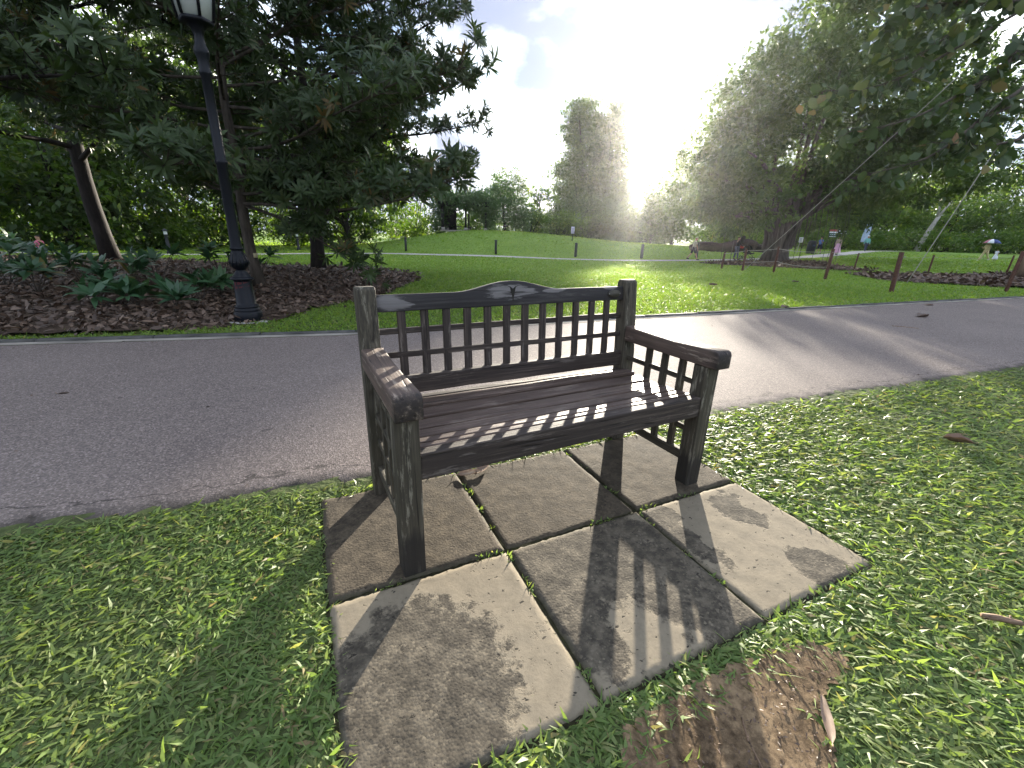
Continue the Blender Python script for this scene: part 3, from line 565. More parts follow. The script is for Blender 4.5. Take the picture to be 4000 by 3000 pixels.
blades('distant_grass', *map(np.concatenate, (FX, FY, FH, FW)), 'tri', M['lawn_far'], pitch=(.3, 1.1), label='distant green lawn and grassy mound beyond the path')
# thin grass along the shaded edge of the mulch
n = 2600; x = RNG.uniform(-7, -2.6, n); y = far_edge(x) + .1 + np.abs(RNG.normal(0, .1, n))
blades('verge_grass', x, y, np.full(n, .055), np.full(n, .009), 'blade', M['grass'], -.015, (.2, 1.2), label='thin grass strip along the kerb by the mulch bed')

# ------------------------------------------------------------------ leaf litter
def litter(name, poly, bands, label, view=1.2):
    A = []
    P = np.array(poly); lo, hi = P.min(0), P.max(0)
    for r0, r1, dens, L in bands:
        n = int(dens * np.prod(hi - lo)); x = RNG.uniform(lo[0], hi[0], n); y = RNG.uniform(lo[1], hi[1], n); d = np.hypot(x, y)
        k = (d >= r0) & (d < r1) & pip(x + RNG.normal(0, .12, n), y + RNG.normal(0, .12, n), poly) & in_view(x, y, terr(x, y), view) & (y > far_edge(x) + .1); x, y = x[k], y[k]; n = len(x)
        az = RNG.uniform(0, 2 * np.pi, n); pt = RNG.normal(.12, .3, n)
        D = np.stack([np.cos(az) * np.cos(pt), np.sin(az) * np.cos(pt), np.sin(pt)], 1); U = np.tile([0, 0, 1.], (n, 1)) + RNG.normal(0, .55, (n, 3))
        A.append(leaves(np.stack([x, y, terr(x, y) + RNG.uniform(.0, .06, n)], 1), D, U, L * RNG.uniform(.5, 1.3, n), L * .42 * RNG.uniform(.6, 1.3, n), 'leaf6', RNG.uniform(-.3, .35, n), .45, RNG.beta(1.6, 2.2, n)))
    o = 0; V, Q, Tt, R = [], [], [], []
    for v, q, t, r in A: V.append(v); Q.append(q + o); Tt.append(t + o); R.append(r); o += len(v)
    return tag(link(name, np_mesh(name, np.vstack(V), [np.vstack(Q), np.vstack(Tt)], M['litter'], False, {'rnd': np.concatenate(R)})), label, 'leaf litter', kind='stuff')
litter('leaf_litter', BED, ((4, 8, 330, .095), (8, 13, 170, .12), (13, 24, 50, .17)), 'thick brown leaf litter covering the bed under the left trees')
litter('leaf_litter', BED_BANYAN, ((10, 40, 45, .22),), 'brown leaf litter spread round the foot of the banyan', 1.1)
litter('leaf_litter', BED_RIGHT, ((10, 40, 60, .24),), 'pale brown leaf litter at the right tree by the rope', 1.1)

# ------------------------------------------------------------------ trees
def curve_pts(p0, d0, L, n, up=0.0, wob=.08, rng=RNG):
    p = np.array(p0, float); d = unit(np.array(d0, float)); P = [p.copy()]
    for _ in range(n):
        d = unit(d + rng.normal(0, wob, 3) + np.array([0, 0, up / n])); p = p + d * L / n; P.append(p.copy())
    return np.array(P)
def rosettes(B, D, L, mat, nl=(10, 15), rbias=None, wr=.22):
    """leaf rosettes at points B opening along D"""
    P, DD, UU, LL, R = [], [], [], [], []
    for b, d in zip(B, D):
        n = int(RNG.integers(*nl)); d = unit(d); a = unit(np.cross(d, [.3, .2, 1])); c = np.cross(d, a)
        th = np.linspace(0, 2 * np.pi, n, endpoint=False) + RNG.uniform(0, 6); op = RNG.uniform(.35, 1.35, n)
        dirs = np.cos(op)[:, None] * d + np.sin(op)[:, None] * (np.cos(th)[:, None] * a + np.sin(th)[:, None] * c)
        P.append(b + dirs * .01 - d * RNG.uniform(0, .05, n)[:, None]); DD.append(dirs); UU.append(np.tile(d, (n, 1)) + RNG.normal(0, .15, (n, 3))); LL.append(L * RNG.uniform(.7, 1.15, n))
        base = RNG.random() if RNG.random() < .95 else 1.15
        R.append(np.clip(base * .72 + RNG.uniform(0, .25, n), 0, 1))
    P, DD, UU, LL, R = map(np.concatenate, (P, DD, UU, LL, R))
    return leaves(P, DD, UU, LL, LL * wr, 'leaf6', RNG.uniform(.15, .5, len(P)), .3, R)
def rosette_tree(base, H, r0, Lmax, label, nl, h0=1.2, leaf=.22, bark='bark', lean=(0, 0), az=None, spread=.23, low=0.0, name='rosette_tree', extra=()):
    t = thing(name, label, 'tree', base, 0, 'rosette-leaved trees in the mulch bed')
    z = np.linspace(0, H, 14); wob = np.cumsum(RNG.normal(0, .025, (14, 2)), 0); wob[0] = 0
    tr = np.stack([lean[0] * z + wob[:, 0], lean[1] * z + wob[:, 1], z], 1)
    mb = MB(); rad = r0 * (1 - .8 * z / H); rad[0] *= 1.22; mb.tube(tr, rad, 12)
    mb.build('trunk', M[bark], t, True)
    br = MB(); B, D = [], []
    for i in range(nl + len(extra)):
        f = (i + RNG.uniform(0, 1)) / nl
        if i >= nl: f = (extra[i - nl][0] - h0) / (H * .97 - h0)
        f = min(f, 1.0); h = h0 + (H * .97 - h0) * f; p0 = np.array([np.interp(h, z, tr[:, 0]), np.interp(h, z, tr[:, 1]), h])
        a = i * 2.4 + RNG.normal(0, .3) if az is None else RNG.uniform(*az)
        L = Lmax * (1 - .62 * f ** 1.4) * RNG.uniform(.7, 1.08); rise = RNG.uniform(-.05, .35) + .35 * f - low * (1 - f)
        if i >= nl: _, a, L, rise = extra[i - nl]
        P = curve_pts(p0, (math.cos(a), math.sin(a), rise), L, 9, RNG.uniform(-.1, .35) if i < nl else .1, .06)
        r = max(.012, r0 * .34 * (1 - .5 * f)); br.tube(P, np.linspace(r, .008, 10), 6, False)
        s = L * .25
        while s < L:
            k = s / L * 9; j = min(8, int(k)); q = P[j] + (P[j + 1] - P[j]) * (k - j); d = unit(P[j + 1] - P[j])
            for sd in (-1, 1):
                side = unit(np.cross(d, [0, 0, 1])) * sd; dd = unit(d * RNG.uniform(.4, 1) + side * RNG.uniform(.4, 1.0) + np.array([0, 0, RNG.uniform(-.2, .55)]))
                l2 = RNG.uniform(.3, .85) * (1 - .35 * s / L); Q = curve_pts(q, dd, l2, 4, .25, .1); br.tube(Q, np.linspace(.009, .004, 5), 4, False)
                B.append(Q[-1]); D.append(Q[-1] - Q[-2] + np.array([0, 0, .03]))
                for _ in range(2):
                    m_ = RNG.integers(1, 4); e = unit(unit(Q[m_ + 1] - Q[m_]) + RNG.normal(0, .55, 3) + np.array([0, 0, .3])); l3 = RNG.uniform(.12, .4)
                    B.append(Q[m_] + e * l3); D.append(e); br.tube([Q[m_], Q[m_] + e * l3], [.005, .003], 3, False)
            s += spread * RNG.uniform(.7, 1.3)
        B.append(P[-1]); D.append(P[-1] - P[-2])
    br.build('branches', M[bark], t, True)
    V, q, tt, r = rosettes(np.array(B), np.array(D), leaf, M['magnolia'])
    link('crown', np_mesh('crown', V, [q, tt], M['magnolia'], False, {'rnd': r}), t); return t
def clump_cloud(lobes, n, L, tight=.16, hollow=.45, flat=1.0, per=26, seed_r=None):
    """leaf positions gathered in clumps through the shells of ellipsoid lobes"""
    lobes = np.array(lobes, float); vol = (lobes[:, 3] * lobes[:, 4] * lobes[:, 5]) ** .72; pr = vol / vol.sum(); nc = max(8, n // per)
    li = RNG.choice(len(lobes), nc, p=pr); d = rand_dirs(nc); rr = (hollow ** 3 + (1 - hollow ** 3) * RNG.random(nc)) ** (1 / 3) * (1 + RNG.normal(0, .07, nc))
    C = lobes[li, :3] + d * rr[:, None] * lobes[li, 3:6]; sig = tight * lobes[li, 3:6].mean(1) * RNG.uniform(.6, 1.5, nc)
    k = np.repeat(np.arange(nc), RNG.poisson(per, nc)); m = len(k)
    P = C[k] + RNG.normal(size=(m, 3)) * sig[k, None] * np.array([1, 1, .62 * flat])
    D = unit(rand_dirs(m) + .7 * d[k] + np.array([0, 0, -.25])); U = unit(np.tile([0, 0, 1.], (m, 1)) + RNG.normal(0, .6, (m, 3)))
    r = np.clip(RNG.random(nc)[k] * .6 + RNG.random(m) * .4, 0, 1)
    return leaves(P, D, U, L * RNG.uniform(.6, 1.3, m), L * .5 * RNG.uniform(.7, 1.3, m), 'diam', .1, .3, r), C
def leafy_tree(name, base, lobes, n, L, label, mat='forest', trunk_r=.25, bark='bark_dark', group=None, limbs=10, tight=.16, hollow=.45, cat='tree', per=26):
    """lobes relative to base"""
    t = thing(name, label, cat, base, 0, group); lobes = np.array(lobes, float)
    (V, q, tt, r), C = clump_cloud(lobes, n, L, tight, hollow, per=per)
    top = lobes[np.argmax(lobes[:, 2])]; mb = MB(); zt = top[2]
    z = np.linspace(-.1, zt, 8); P = np.stack([top[0] * (z / zt) ** 2, top[1] * (z / zt) ** 2, z], 1); rad = trunk_r * (1 - .75 * np.linspace(0, 1, 8)); rad[0] *= 1.3
    mb.tube(P, rad, 8); mb.build('trunk', M[bark], t, True)
    br = MB(); pick = RNG.choice(len(C), min(limbs, len(C)), replace=False)
    for c in C[pick]:
        h = RNG.uniform(.2, .75) * min(zt, max(c[2], .5)); p0 = np.array([np.interp(h, z, P[:, 0]), np.interp(h, z, P[:, 1]), h])
        mid = (p0 + c) / 2 + np.array([0, 0, .12 * np.linalg.norm(c - p0)]); s = np.linspace(0, 1, 7)[:, None]
        br.tube((1 - s) ** 2 * p0 + 2 * s * (1 - s) * mid + s ** 2 * c, np.linspace(trunk_r * .35, trunk_r * .06, 7), 5, False)
    br.build('branches', M[bark], t, True)
    link('crown', np_mesh('crown', V, [q, tt], M[mat], False, {'rnd': r}), t); return t

rosette_tree((-5.0, 8.5, -.03), 8.2, .10, 4.2, 'slim tree with a small pale tag on its trunk beside the lamp post', 40, 1.5, .2, 'bark', (-.015, .02), low=.1, extra=[(2.0, -.3, 3.2, -.05), (2.6, -.15, 4.4, .04), (3.1, .05, 4.4, .05), (3.4, .3, 4.2, .12), (2.3, .2, 3.4, -.05), (1.7, -.5, 2.0, -.1), (3.8, .15, 4.2, .2), (1.5, -.2, 2.6, -.12)])
tg = MB(); tg.box((0, 0, 0), (.075, .012, .085)); tgo = tg.build('tag_plate', plain('tag_yellow', (.42, .36, .2)), bpy.data.objects['rosette_tree'], False, (.055, -.1, .62), (0, 0, .5))
rosette_tree((-6.1, 13.6, -.1), 9.5, .2, 5.2, 'thicker tree behind the slim tagged trunk with branches reaching over the lawn', 44, 1.6, .21, 'bark_dark', (.01, .0), low=.1, extra=[(2.9, -.45, 4.2, -.02), (4.0, -.35, 5.0, .05), (4.8, -.5, 5.2, .1), (5.6, -.3, 4.8, .15), (2.2, -.5, 3.2, -.02), (6.4, -.45, 4.4, .2), (2.5, -.2, 3.6, .02)])
rosette_tree((-13.6, 14.8, -.14), 11, .25, 6.0, 'stout dark trunked tree standing far left behind the seedlings', 40, 3.0, .22, 'bark_dark', (-.03, .02), spread=.42)
rosette_tree((-9.8, 6.6, -.03), 9, .2, 5.2, 'tree outside the left edge whose leafy boughs overhang the mulch bed', 34, 2.3, .2, 'bark_dark', (.03, .03))

# seedlings of the same leaf in the bed
SEED = [(-5.74, 5.79, .34, 3), (-5.11, 5.78, .3, 3), (-4.5, 5.6, .3, 2), (-4.8, 6.54, .34, 3), (-4.96, 7.21, .3, 2), (-7.62, 6.82, .5, 4), (-8.72, 7.39, .6, 4), (-8.04, 8.04, .55, 4), (-7.0, 7.81, .5, 4), (-7.18, 8.74, .6, 3), (-10.6, 9.4, .7, 4), (-9.89, 9.42, .6, 4), (-6.3, 6.5, .4, 3), (-6.5, 9.6, .75, 3), (-5.6, 9.4, .7, 3), (-12.2, 10.4, .8, 4), (-11.5, 8.6, .7, 4)]
SEEDL = ['seedling shrub with yellowing lower leaves near the road kerb', 'bushy seedling next to the yellowing one, nearer the lamp', 'lowest seedling drooping over the litter closest to the kerb', 'seedling shrub left of the lamp post base', 'seedling shrub just behind the lamp post base', 'wide seedling in the deep shade on the left', 'leftmost tall seedling by the picture edge', 'seedling between the left trunk and the yellowing seedling', 'seedling behind the bushy pair, mid bed', 'upright seedling in front of the stout trunk', 'tall seedling under the stout left trunk', 'seedling at the foot of the stout left trunk', 'small seedling between the two front clumps', 'dark seedling silhouetted against the sunlit lawn, left one', 'dark seedling silhouetted against the sunlit lawn, right one', 'far seedling at the left back of the bed', 'dense seedling at the left picture edge, behind the tall one']
for (x, y, hh, nr), lb in zip(SEED, SEEDL):
    t = thing('seedling_shrub', lb, 'shrub', (x, y, gz(x, y) - .02), 0, 'seedling shrubs in the mulch bed'); mb = MB(); B, D = [], []
    for k in range(nr + 2):
        a = RNG.uniform(0, 6.28); P = curve_pts((0, 0, 0), (math.cos(a) * .7, math.sin(a) * .7, 1), hh * RNG.uniform(.6, 1.15), 4, .3, .08); mb.tube(P, np.linspace(.009, .006, 5), 5, False); B.append(P[-1]); D.append(P[-1] - P[-2] + np.array([0, 0, .05]))
    mb.build('stem', M['bark'], t, True); V, q, tt, r = rosettes(np.array(B), np.array(D), .27, M['shrub'], (9, 14), wr=.3)
    link('foliage', np_mesh('foliage', V, [q, tt], M['shrub'], False, {'rnd': r}), t)

def blob_lobes(H, R, n, low=.25, seed=0):
    L = [(0, 0, H * .62, R, R, H * .36)]
    for k in range(n):
        a = k * 2.4 + RNG.uniform(-.4, .4); z = H * RNG.uniform(low, .85); rr = R * RNG.uniform(.45, .75); L.append((math.cos(a) * R * RNG.uniform(.4, .75), math.sin(a) * R * RNG.uniform(.4, .75), z, rr, rr, rr * RNG.uniform(.7, 1)))
    return L
def bz(x, y): return (x, y, gz(x, y) - GRASS_DROP)
LEFT = [(-15, 40, 13, 4.5, 'tall green tree behind the mound, nearest the pavilion'), (-23, 38, 14, 5.5, 'broad green tree beyond the path behind the tagged trunk'), (-30, 34, 15, 6, 'dense sunlit tree beyond the path, behind the stout trunk'), (-38, 30, 15, 6.5, 'dark dense tree at the far left beyond the path'), (-46, 24, 15, 7, 'darkest tree at the left picture edge beyond the path'), (-20, 52, 15, 6.5, 'tall tree in the second row behind the left lawn'), (-33, 46, 17, 8, 'tallest tree in the second row far left'), (-27, 27, 9, 3.6, 'smaller bright green tree beyond the left path'), (-47, 38, 18, 9, 'large back-row tree at the far left')]
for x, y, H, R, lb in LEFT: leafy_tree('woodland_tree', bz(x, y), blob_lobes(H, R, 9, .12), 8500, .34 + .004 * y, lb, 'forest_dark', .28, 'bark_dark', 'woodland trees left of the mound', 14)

# undergrowth left of the mound and along the right wood
def bush(x, y, R, H, n, label, mat='forest', L=.3, group=None):
    t = thing('bush', label, 'bush', bz(x, y), 0, group); (V, q, tt, r), C = clump_cloud([(0, 0, H * .45, R, R * .7, H * .55)] + [(RNG.uniform(-.6, .6) * R, RNG.uniform(-.4, .4) * R, H * RNG.uniform(.3, .65), R * .5, R * .45, H * .4) for _ in range(4)], n, L, .2)
    V[:, 2] = np.maximum(V[:, 2], .02); mb = MB()
    for c in C[:12]: mb.tube([(c[0] * .3, c[1] * .3, 0), (c[0] * .7, c[1] * .7, c[2] * .6), c], [.05, .035, .015], 5, False)
    mb.build('stem', M['bark_dark'], t, True); link('foliage', np_mesh('foliage', V, [q, tt], M[mat], False, {'rnd': r}), t); return t
for x, y, R, H, lb in ((-11.5, 50, 3.2, 4.2, 'dark bush filling the left side of the pavilion'), (-17, 47, 3.6, 3.6, 'rounded bush on the left flank of the mound'), (-22, 44, 3.6, 3.2, 'low bush at the wood edge left of the mound'), (-27, 40, 3.8, 3.0, 'low bush at the wood edge behind the seedlings'), (-33, 36, 4, 3, 'wide bush beyond the path at the left'), (-40, 30, 4, 3.2, 'wide bush far left beyond the path'), (-25, 31, 2.5, 2.0, 'small bush on the lawn side of the left wood'), (-5.2, 55.5, 3.4, 3.0, 'bush seen through the open pavilion'), (1.6, 57, 2.6, 3.0, 'bush right behind the vine-clad rounded tree'), (5.4, 60, 3.0, 3.0, 'bush on the far slope right of the mound crest'), (9.4, 62, 3.2, 3.4, 'bush below the left column tree')):
    bush(x, y, R, H, 2600, lb, 'forest', .3, 'bushes along the left wood edge')

# twin columnar trees, the trees round the pavilion, mid trees
def column_lobes(xc, H, R, n=9): return [(xc + RNG.normal(0, .3), RNG.normal(0, .5), H * (.06 + .9 * k / (n - 1)), R * (1.12 - .55 * (k / (n - 1)) ** 2) * RNG.uniform(.9, 1.1), R * .9, H * .11) for k in range(n)]
leafy_tree('columnar_tree', bz(11.2, 82), column_lobes(0, 20.6, 4.9), 26000, .6, 'left half of the tall twin columnar trees against the bright sky', 'far_tree', .4, 'bark_dark', 'twin columnar trees', 16, .15, .35, per=38)
leafy_tree('columnar_tree', bz(16.3, 83), column_lobes(0, 20.2, 4.0), 22000, .6, 'right half of the tall twin columnar trees, edge on to the sun', 'far_tree', .4, 'bark_dark', 'twin columnar trees', 16, .15, .35, per=38)
leafy_tree('shrubby_tree', bz(10.2, 72), [(0, 0, 3.4, 4.2, 3, 3.6), (3, 1, 2.8, 3, 3, 2.8), (-3, 0, 2.2, 2.6, 2.5, 2.4)], 5000, .45, 'leafy shrub tree at the foot of the twin columns', 'far_tree', .2, 'bark_dark', None, 10, .2, .2)
leafy_tree('round_tree', bz(-1.4, 53.5), [(0, 0, 2.6, 2.8, 2.4, 2.6), (-.6, 0, 4.2, 1.9, 1.7, 1.7), (1.6, 0, 1.8, 1.8, 1.8, 1.8), (-2, -.5, 2.5, 1.6, 1.6, 1.6)], 6500, .3, 'vine-clad rounded tree just right of the pavilion', 'vine', .2, 'bark_dark', None, 8, .2, .3)
leafy_tree('distant_tree', bz(-1.5, 76), [(0, 0, 7.6, 2.6, 2.4, 2.0), (1.5, 0, 6.2, 2, 2, 1.5), (0, 0, 3.5, 2.5, 2, 3)], 3200, .4, 'small distant tree peeping over the rounded tree', 'far_tree', .25, 'bark_dark', None, 8, .2)
leafy_tree('airy_tree', bz(3.4, 69), [(0, 0, 5.9, 2.0, 1.8, 1.0), (1.6, 0, 5.0, 1.6, 1.6, .9), (-1.4, 0, 4.7, 1.4, 1.4, .9), (0, 0, 2.0, 3.4, 2.4, 1.7)], 2300, .36, 'airy small tree between the rounded tree and the columns', 'forest', .16, 'bark', None, 8, .18)
leafy_tree('airy_tree', bz(6.6, 66), [(0, 0, 2.6, 2.4, 2, 2.2), (-2.2, 0, 1.6, 2, 2, 1.4)], 2600, .36, 'low leafy tree at the right end of the mound crest', 'far_tree', .16, 'bark_dark', None, 8, .2)
MID = [(23.5, 68, [(0, 0, 6.5, 4.8, 4, 6), (2.8, 0, 7.6, 3.4, 3, 2.6), (-2.8, 0, 3.2, 3.2, 3, 3.2)], 'hazy tree behind the left edge of the banyan'), (17.2, 58, [(0, 0, 2.9, 4, 3, 3.0), (2.4, 0, 3.9, 3, 2.6, 3.2), (-2.6, 0, 1.8, 2.6, 2.2, 1.9)], 'lower leafy tree in front of the hazy one'), (27.5, 60, [(0, 0, 5, 5, 4, 5), (3, 0, 8.4, 3.6, 3, 3)], 'leafy tree behind the banyan, left of its trunk'), (12.6, 60, [(0, 0, 1.7, 2.8, 2.2, 1.8)], 'bush at the foot of the mound below the sun')]
for x, y, lb_, lb in MID: leafy_tree('hazy_tree', bz(x, y), lb_, 6500, .46, lb, 'far_tree', .25, 'bark_dark', 'trees between the columns and the banyan', 12, .18, .35)

# banyan
bx, by = 17.2, 29.6
ban = thing('banyan_tree', 'huge spreading banyan with aerial roots round its trunk inside the rope fence', 'tree', bz(bx, by))
BL_ = [(1, 1, 8.2, 6.2, 5.5, 4.2), (2.2, 1, 12.4, 4.6, 4, 3.0), (-1.4, 0, 9.8, 4.0, 4, 3.0), (3.0, 1, 14.6, 2.6, 2.4, 1.8), (-3.8, 0, 6.4, 3.2, 4, 2.9), (-5.2, 1, 4.4, 2.3, 3, 2.5), (6.6, 1, 9.6, 4.6, 4.5, 3.5), (9.2, 1, 8.4, 3.4, 3.6, 2.6), (10, 0, 5.8, 3.2, 3, 1.6), (6, -1.5, 5.0, 4.2, 3.4, 1.5), (-3.4, -1.5, 3.6, 2.8, 2.6, 1.9), (2.5, -2, 4.9, 3.4, 2.4, 1.3), (6.5, 0, 12.6, 2.6, 2.6, 2), (5.6, 4, 3.4, 4, 2.5, 1.6)]
(V, q, tt, r), C = clump_cloud(BL_, 66000, .32, .105, .3, per=52)
link('crown', np_mesh('crown', V, [q, tt], M['far_tree'], False, {'rnd': r}), ban)
z = np.linspace(-.1, 4.0, 10); mb = MB(); mb.tube(np.stack([.02 * z, 0 * z, z], 1), np.array([.95, .8, .7, .66, .64, .66, .7, .74, .72, .5]), 16); mb.build('trunk', M['bark_banyan'], ban, True)
for k in range(22):                                                    # aerial roots fused round the trunk
    a = k / 22 * 6.28 + RNG.normal(0, .1); rr = RNG.uniform(.62, 1.0); zt = RNG.uniform(2.2, 4.2); f = RNG.uniform(.9, 1.35)
    z = np.linspace(-.1, zt, 8); s_ = z / zt; mb = MB()
    mb.tube(np.stack([math.cos(a) * rr * (1.15 - .35 * np.sin(s_ * 3.1) + f * .55 * s_ ** 2.5), math.sin(a) * rr * .8 * (1.15 - .35 * np.sin(s_ * 3.1) + .4 * s_ ** 2.5), z], 1), np.linspace(.2, .11, 8) * RNG.uniform(.7, 1.3), 7)
    mb.build('pillar_root', M['bark_banyan'], ban, True)
mb = MB()
for k in range(34):
    c = C[RNG.integers(len(C))]; a = math.atan2(c[1], c[0]); p0 = np.array([math.cos(a) * .7, math.sin(a) * .6, RNG.uniform(1.8, 3.6)]); s = np.linspace(0, 1, 9)[:, None]
    mid = p0 * .5 + c * .5 + np.array([0, 0, .18 * np.linalg.norm(c - p0)]); mb.tube((1 - s) ** 2 * p0 + 2 * s * (1 - s) * mid + s ** 2 * c, np.linspace(.2, .03, 9) * RNG.uniform(.6, 1.2), 6, False)
mb.build('branches', M['bark_banyan'], ban, True)
mb = MB()
for k in range(40):
    x0 = RNG.normal(0, 1.7); y0 = RNG.normal(-.4, .8); zt = RNG.uniform(3, 4.6); zb = RNG.choice([-.05, RNG.uniform(.6, 2.5)])
    mb.tube([(x0, y0, zb), (x0 + .03, y0, (zb + zt) / 2), (x0 * .95, y0, zt)], [.012, .016, .022], 4, False)
mb.build('aerial_roots', M['bark_banyan'], ban, True)['kind'] = 'stuff'

# wood along the right
RIGHTW = [(36, 62, 10, 5, 'dark green tree in the wood behind the red sign panels'), (45, 64, 9, 5.5, 'green tree in the wood behind the pale banner'), (54, 66, 9.5, 5.5, 'green tree behind the pale leaning trunk'), (63, 66, 11, 6, 'light green tree right of the pale leaning trunk'), (72, 64, 12.5, 6.5, 'bright green tree above the woman with the umbrella'), (80, 58, 14, 7, 'tall green tree at the right picture edge'), (50, 78, 12, 7, 'back-row tree in the right wood'), (70, 78, 15, 8, 'tallest back-row tree in the right wood'), (40, 78, 10, 6, 'back-row tree behind the banyan')]
for x, y, H, R, lb in RIGHTW: leafy_tree('woodland_tree', bz(x, y), blob_lobes(H, R, 9, .15), 6500, .5, lb, 'forest', .3, 'bark_dark', 'woodland trees along the right', 12)
for x, y, R, H, lb in ((30, 56, 4.5, 3.2, 'dark bush behind the dustbin'), (37.5, 54, 4, 2.4, 'clipped dark bush behind the woman in pink'), (45, 57, 4.5, 2.6, 'low bush below the pale banner'), (53.5, 58, 4.5, 2.8, 'low bush right of the pale leaning trunk'), (61, 57, 4.5, 3.0, 'low bush in the middle of the right wood edge'), (69, 55, 5, 3.2, 'low bush behind the woman and child'), (24, 52, 3.6, 2.6, 'dark bush behind the fallen log')): bush(x, y, R, H, 2600, lb, 'forest', .38, 'bushes along the right wood edge')
t = thing('leaning_trunk', 'pale bare trunk leaning right in front of the right wood', 'tree', bz(50.8, 57.0)); mb = MB(); s = np.linspace(0, 1, 8); mb.tube(np.stack([1.6 * s ** 1.2, .2 * s, -.1 + 4.3 * s], 1), np.linspace(.33, .2, 8), 9); mb.build('trunk', M['bark_pale'], t, True)
mb = MB(); mb.tube([(1.5, .2, 4.0), (2.4, .3, 5.6), (2.9, .3, 6.6)], [.16, .1, .05], 6); mb.tube([(1.5, .2, 4.0), (1.2, .1, 5.4), (1.4, 0, 6.6)], [.15, .1, .05], 6); mb.build('branches', M['bark_pale'], t, True)

# tree at the right edge whose boughs hang into the picture
rt = thing('overhanging_tree', 'tan trunked tree at the right edge with broad leaves hanging over the road', 'tree', bz(20.1, 17.4))
o_ = np.array(bz(20.1, 17.4)); mb = MB(); z = np.linspace(-.1, 7.5, 9); mb.tube(np.stack([.06 * z, .03 * z, z], 1), .36 - .025 * z, 12); mb.build('trunk', M['bark_tan'], rt, True)
BR = [[(11.22, 11.53, 5.27), (10.29, 11.29, 4.59), (9.58, 11.15, 4.18), (8.86, 11.01, 3.8), (7.91, 10.92, 3.52), (7.26, 10.89, 3.46)], [(11.22, 11.6, 5.48), (10.76, 11.39, 4.87), (10.01, 11.2, 4.33)], [(9.55, 11.5, 5.2), (8.83, 11.35, 4.77), (8.36, 11.29, 4.58), (7.88, 11.23, 4.41), (7.28, 11.19, 4.3), (6.82, 11.2, 4.33)], [(11.25, 11.25, 4.47), (10.55, 11.1, 4.05), (9.84, 10.87, 3.39), (9.13, 10.71, 2.94), (8.65, 10.66, 2.79), (7.93, 10.6, 2.61)], [(11.25, 11.16, 4.22), (10.31, 11.01, 3.79), (9.72, 10.83, 3.27)], [(11.19, 11.89, 6.3), (9.76, 11.87, 6.26), (9.15, 11.85, 6.2), (8.79, 11.84, 6.16)], [(9.89, 11.74, 5.87), (9.06, 11.5, 5.19), (8.34, 11.43, 4.99)], [(11.28, 10.88, 3.4), (10.33, 10.81, 3.22), (9.6, 10.83, 3.27)], [(8.79, 11.84, 6.16), (8.42, 11.72, 5.83), (8.06, 11.69, 5.73)]]
mb = MB(); LP, LD, LU, LLn = [], [], [], []
hub = [np.array([14.5, 13.6, 6.2]), np.array([14.3, 13.2, 5.4]), np.array([14.6, 13.4, 7.2])]
for h_ in hub: s = np.linspace(0, 1, 8)[:, None]; a = np.array([20.5, 17.6, 6.2]) ; mb.tube((1 - s) * a + s * h_ + np.array([0, 0, .5]) * np.sin(s * 3.14) - o_, np.linspace(.16, .075, 8), 7, False)
for k, b_ in enumerate(BR):
    P = np.array(b_)
    if P[0, 0] > 11: P = np.vstack([hub[k % 3], P]); r0 = .05
    elif k == 2: P = np.vstack([[11.3, 11.9, 6.2], P]); r0 = .03
    else: P = np.vstack([[10.6, 12.0, 6.28], P]); r0 = .025
    tt_ = np.linspace(0, 1, len(P)); s = np.linspace(0, 1, 24); P = np.stack([np.interp(s, tt_, P[:, j]) for j in range(3)], 1)
    for _ in range(3): P[1:-1] = (P[:-2] + 2 * P[1:-1] + P[2:]) / 4
    mb.tube(P - o_, np.linspace(r0, .007, 24), 6, False)
    for j in range(5, 24):
        for _ in range(2):
            d = unit(P[min(j + 1, 23)] - P[j - 1] + RNG.normal(0, .12, 3) + np.array([0, 0, -.05])); l = RNG.uniform(.2, .7); Q = curve_pts(P[j], d, l, 4, RNG.uniform(-.5, .5), .16)
            if RNG.random() < .8: mb.tube(Q - o_, np.linspace(.007, .003, 5), 4, False)
            for _ in range(int(RNG.integers(1, 4))):
                e = Q[RNG.integers(1, 5)]; LP.append(e - o_); LD.append(unit(RNG.normal(0, .6, 3) + np.array([0, 0, -.75]))); LU.append(RNG.normal(0, 1, 3)); LLn.append(RNG.uniform(.14, .32))
for _ in range(430):                                                   # the denser mass of leaves higher up on the right
    p = np.array([RNG.uniform(8.6, 13.5), RNG.uniform(10.9, 13.5), RNG.uniform(4.2, 7.6)])
    if noise.noise((p[0] * .9, p[1] * .9, p[2] * 1.1)) < .02 or p[2] < max(5.1, 9.5 - .42 * p[0]): continue
    for _ in range(3): LP.append(p + RNG.normal(0, .16, 3) - o_); LD.append(unit(RNG.normal(0, .6, 3) + np.array([0, 0, -.7]))); LU.append(RNG.normal(0, 1, 3)); LLn.append(RNG.uniform(.16, .32))
mb.build('branches', M['bark'], rt, True); LLn = np.array(LLn)
V, q, tt, r = leaves(np.array(LP), np.array(LD), np.array(LU), LLn, LLn * .72, 'leaf6', RNG.uniform(-.1, .3, len(LP)), .25, RNG.beta(1.5, 1.6, len(LP)))
link('crown', np_mesh('crown', V, [q, tt], M['overhang'], False, {'rnd': r}), rt)

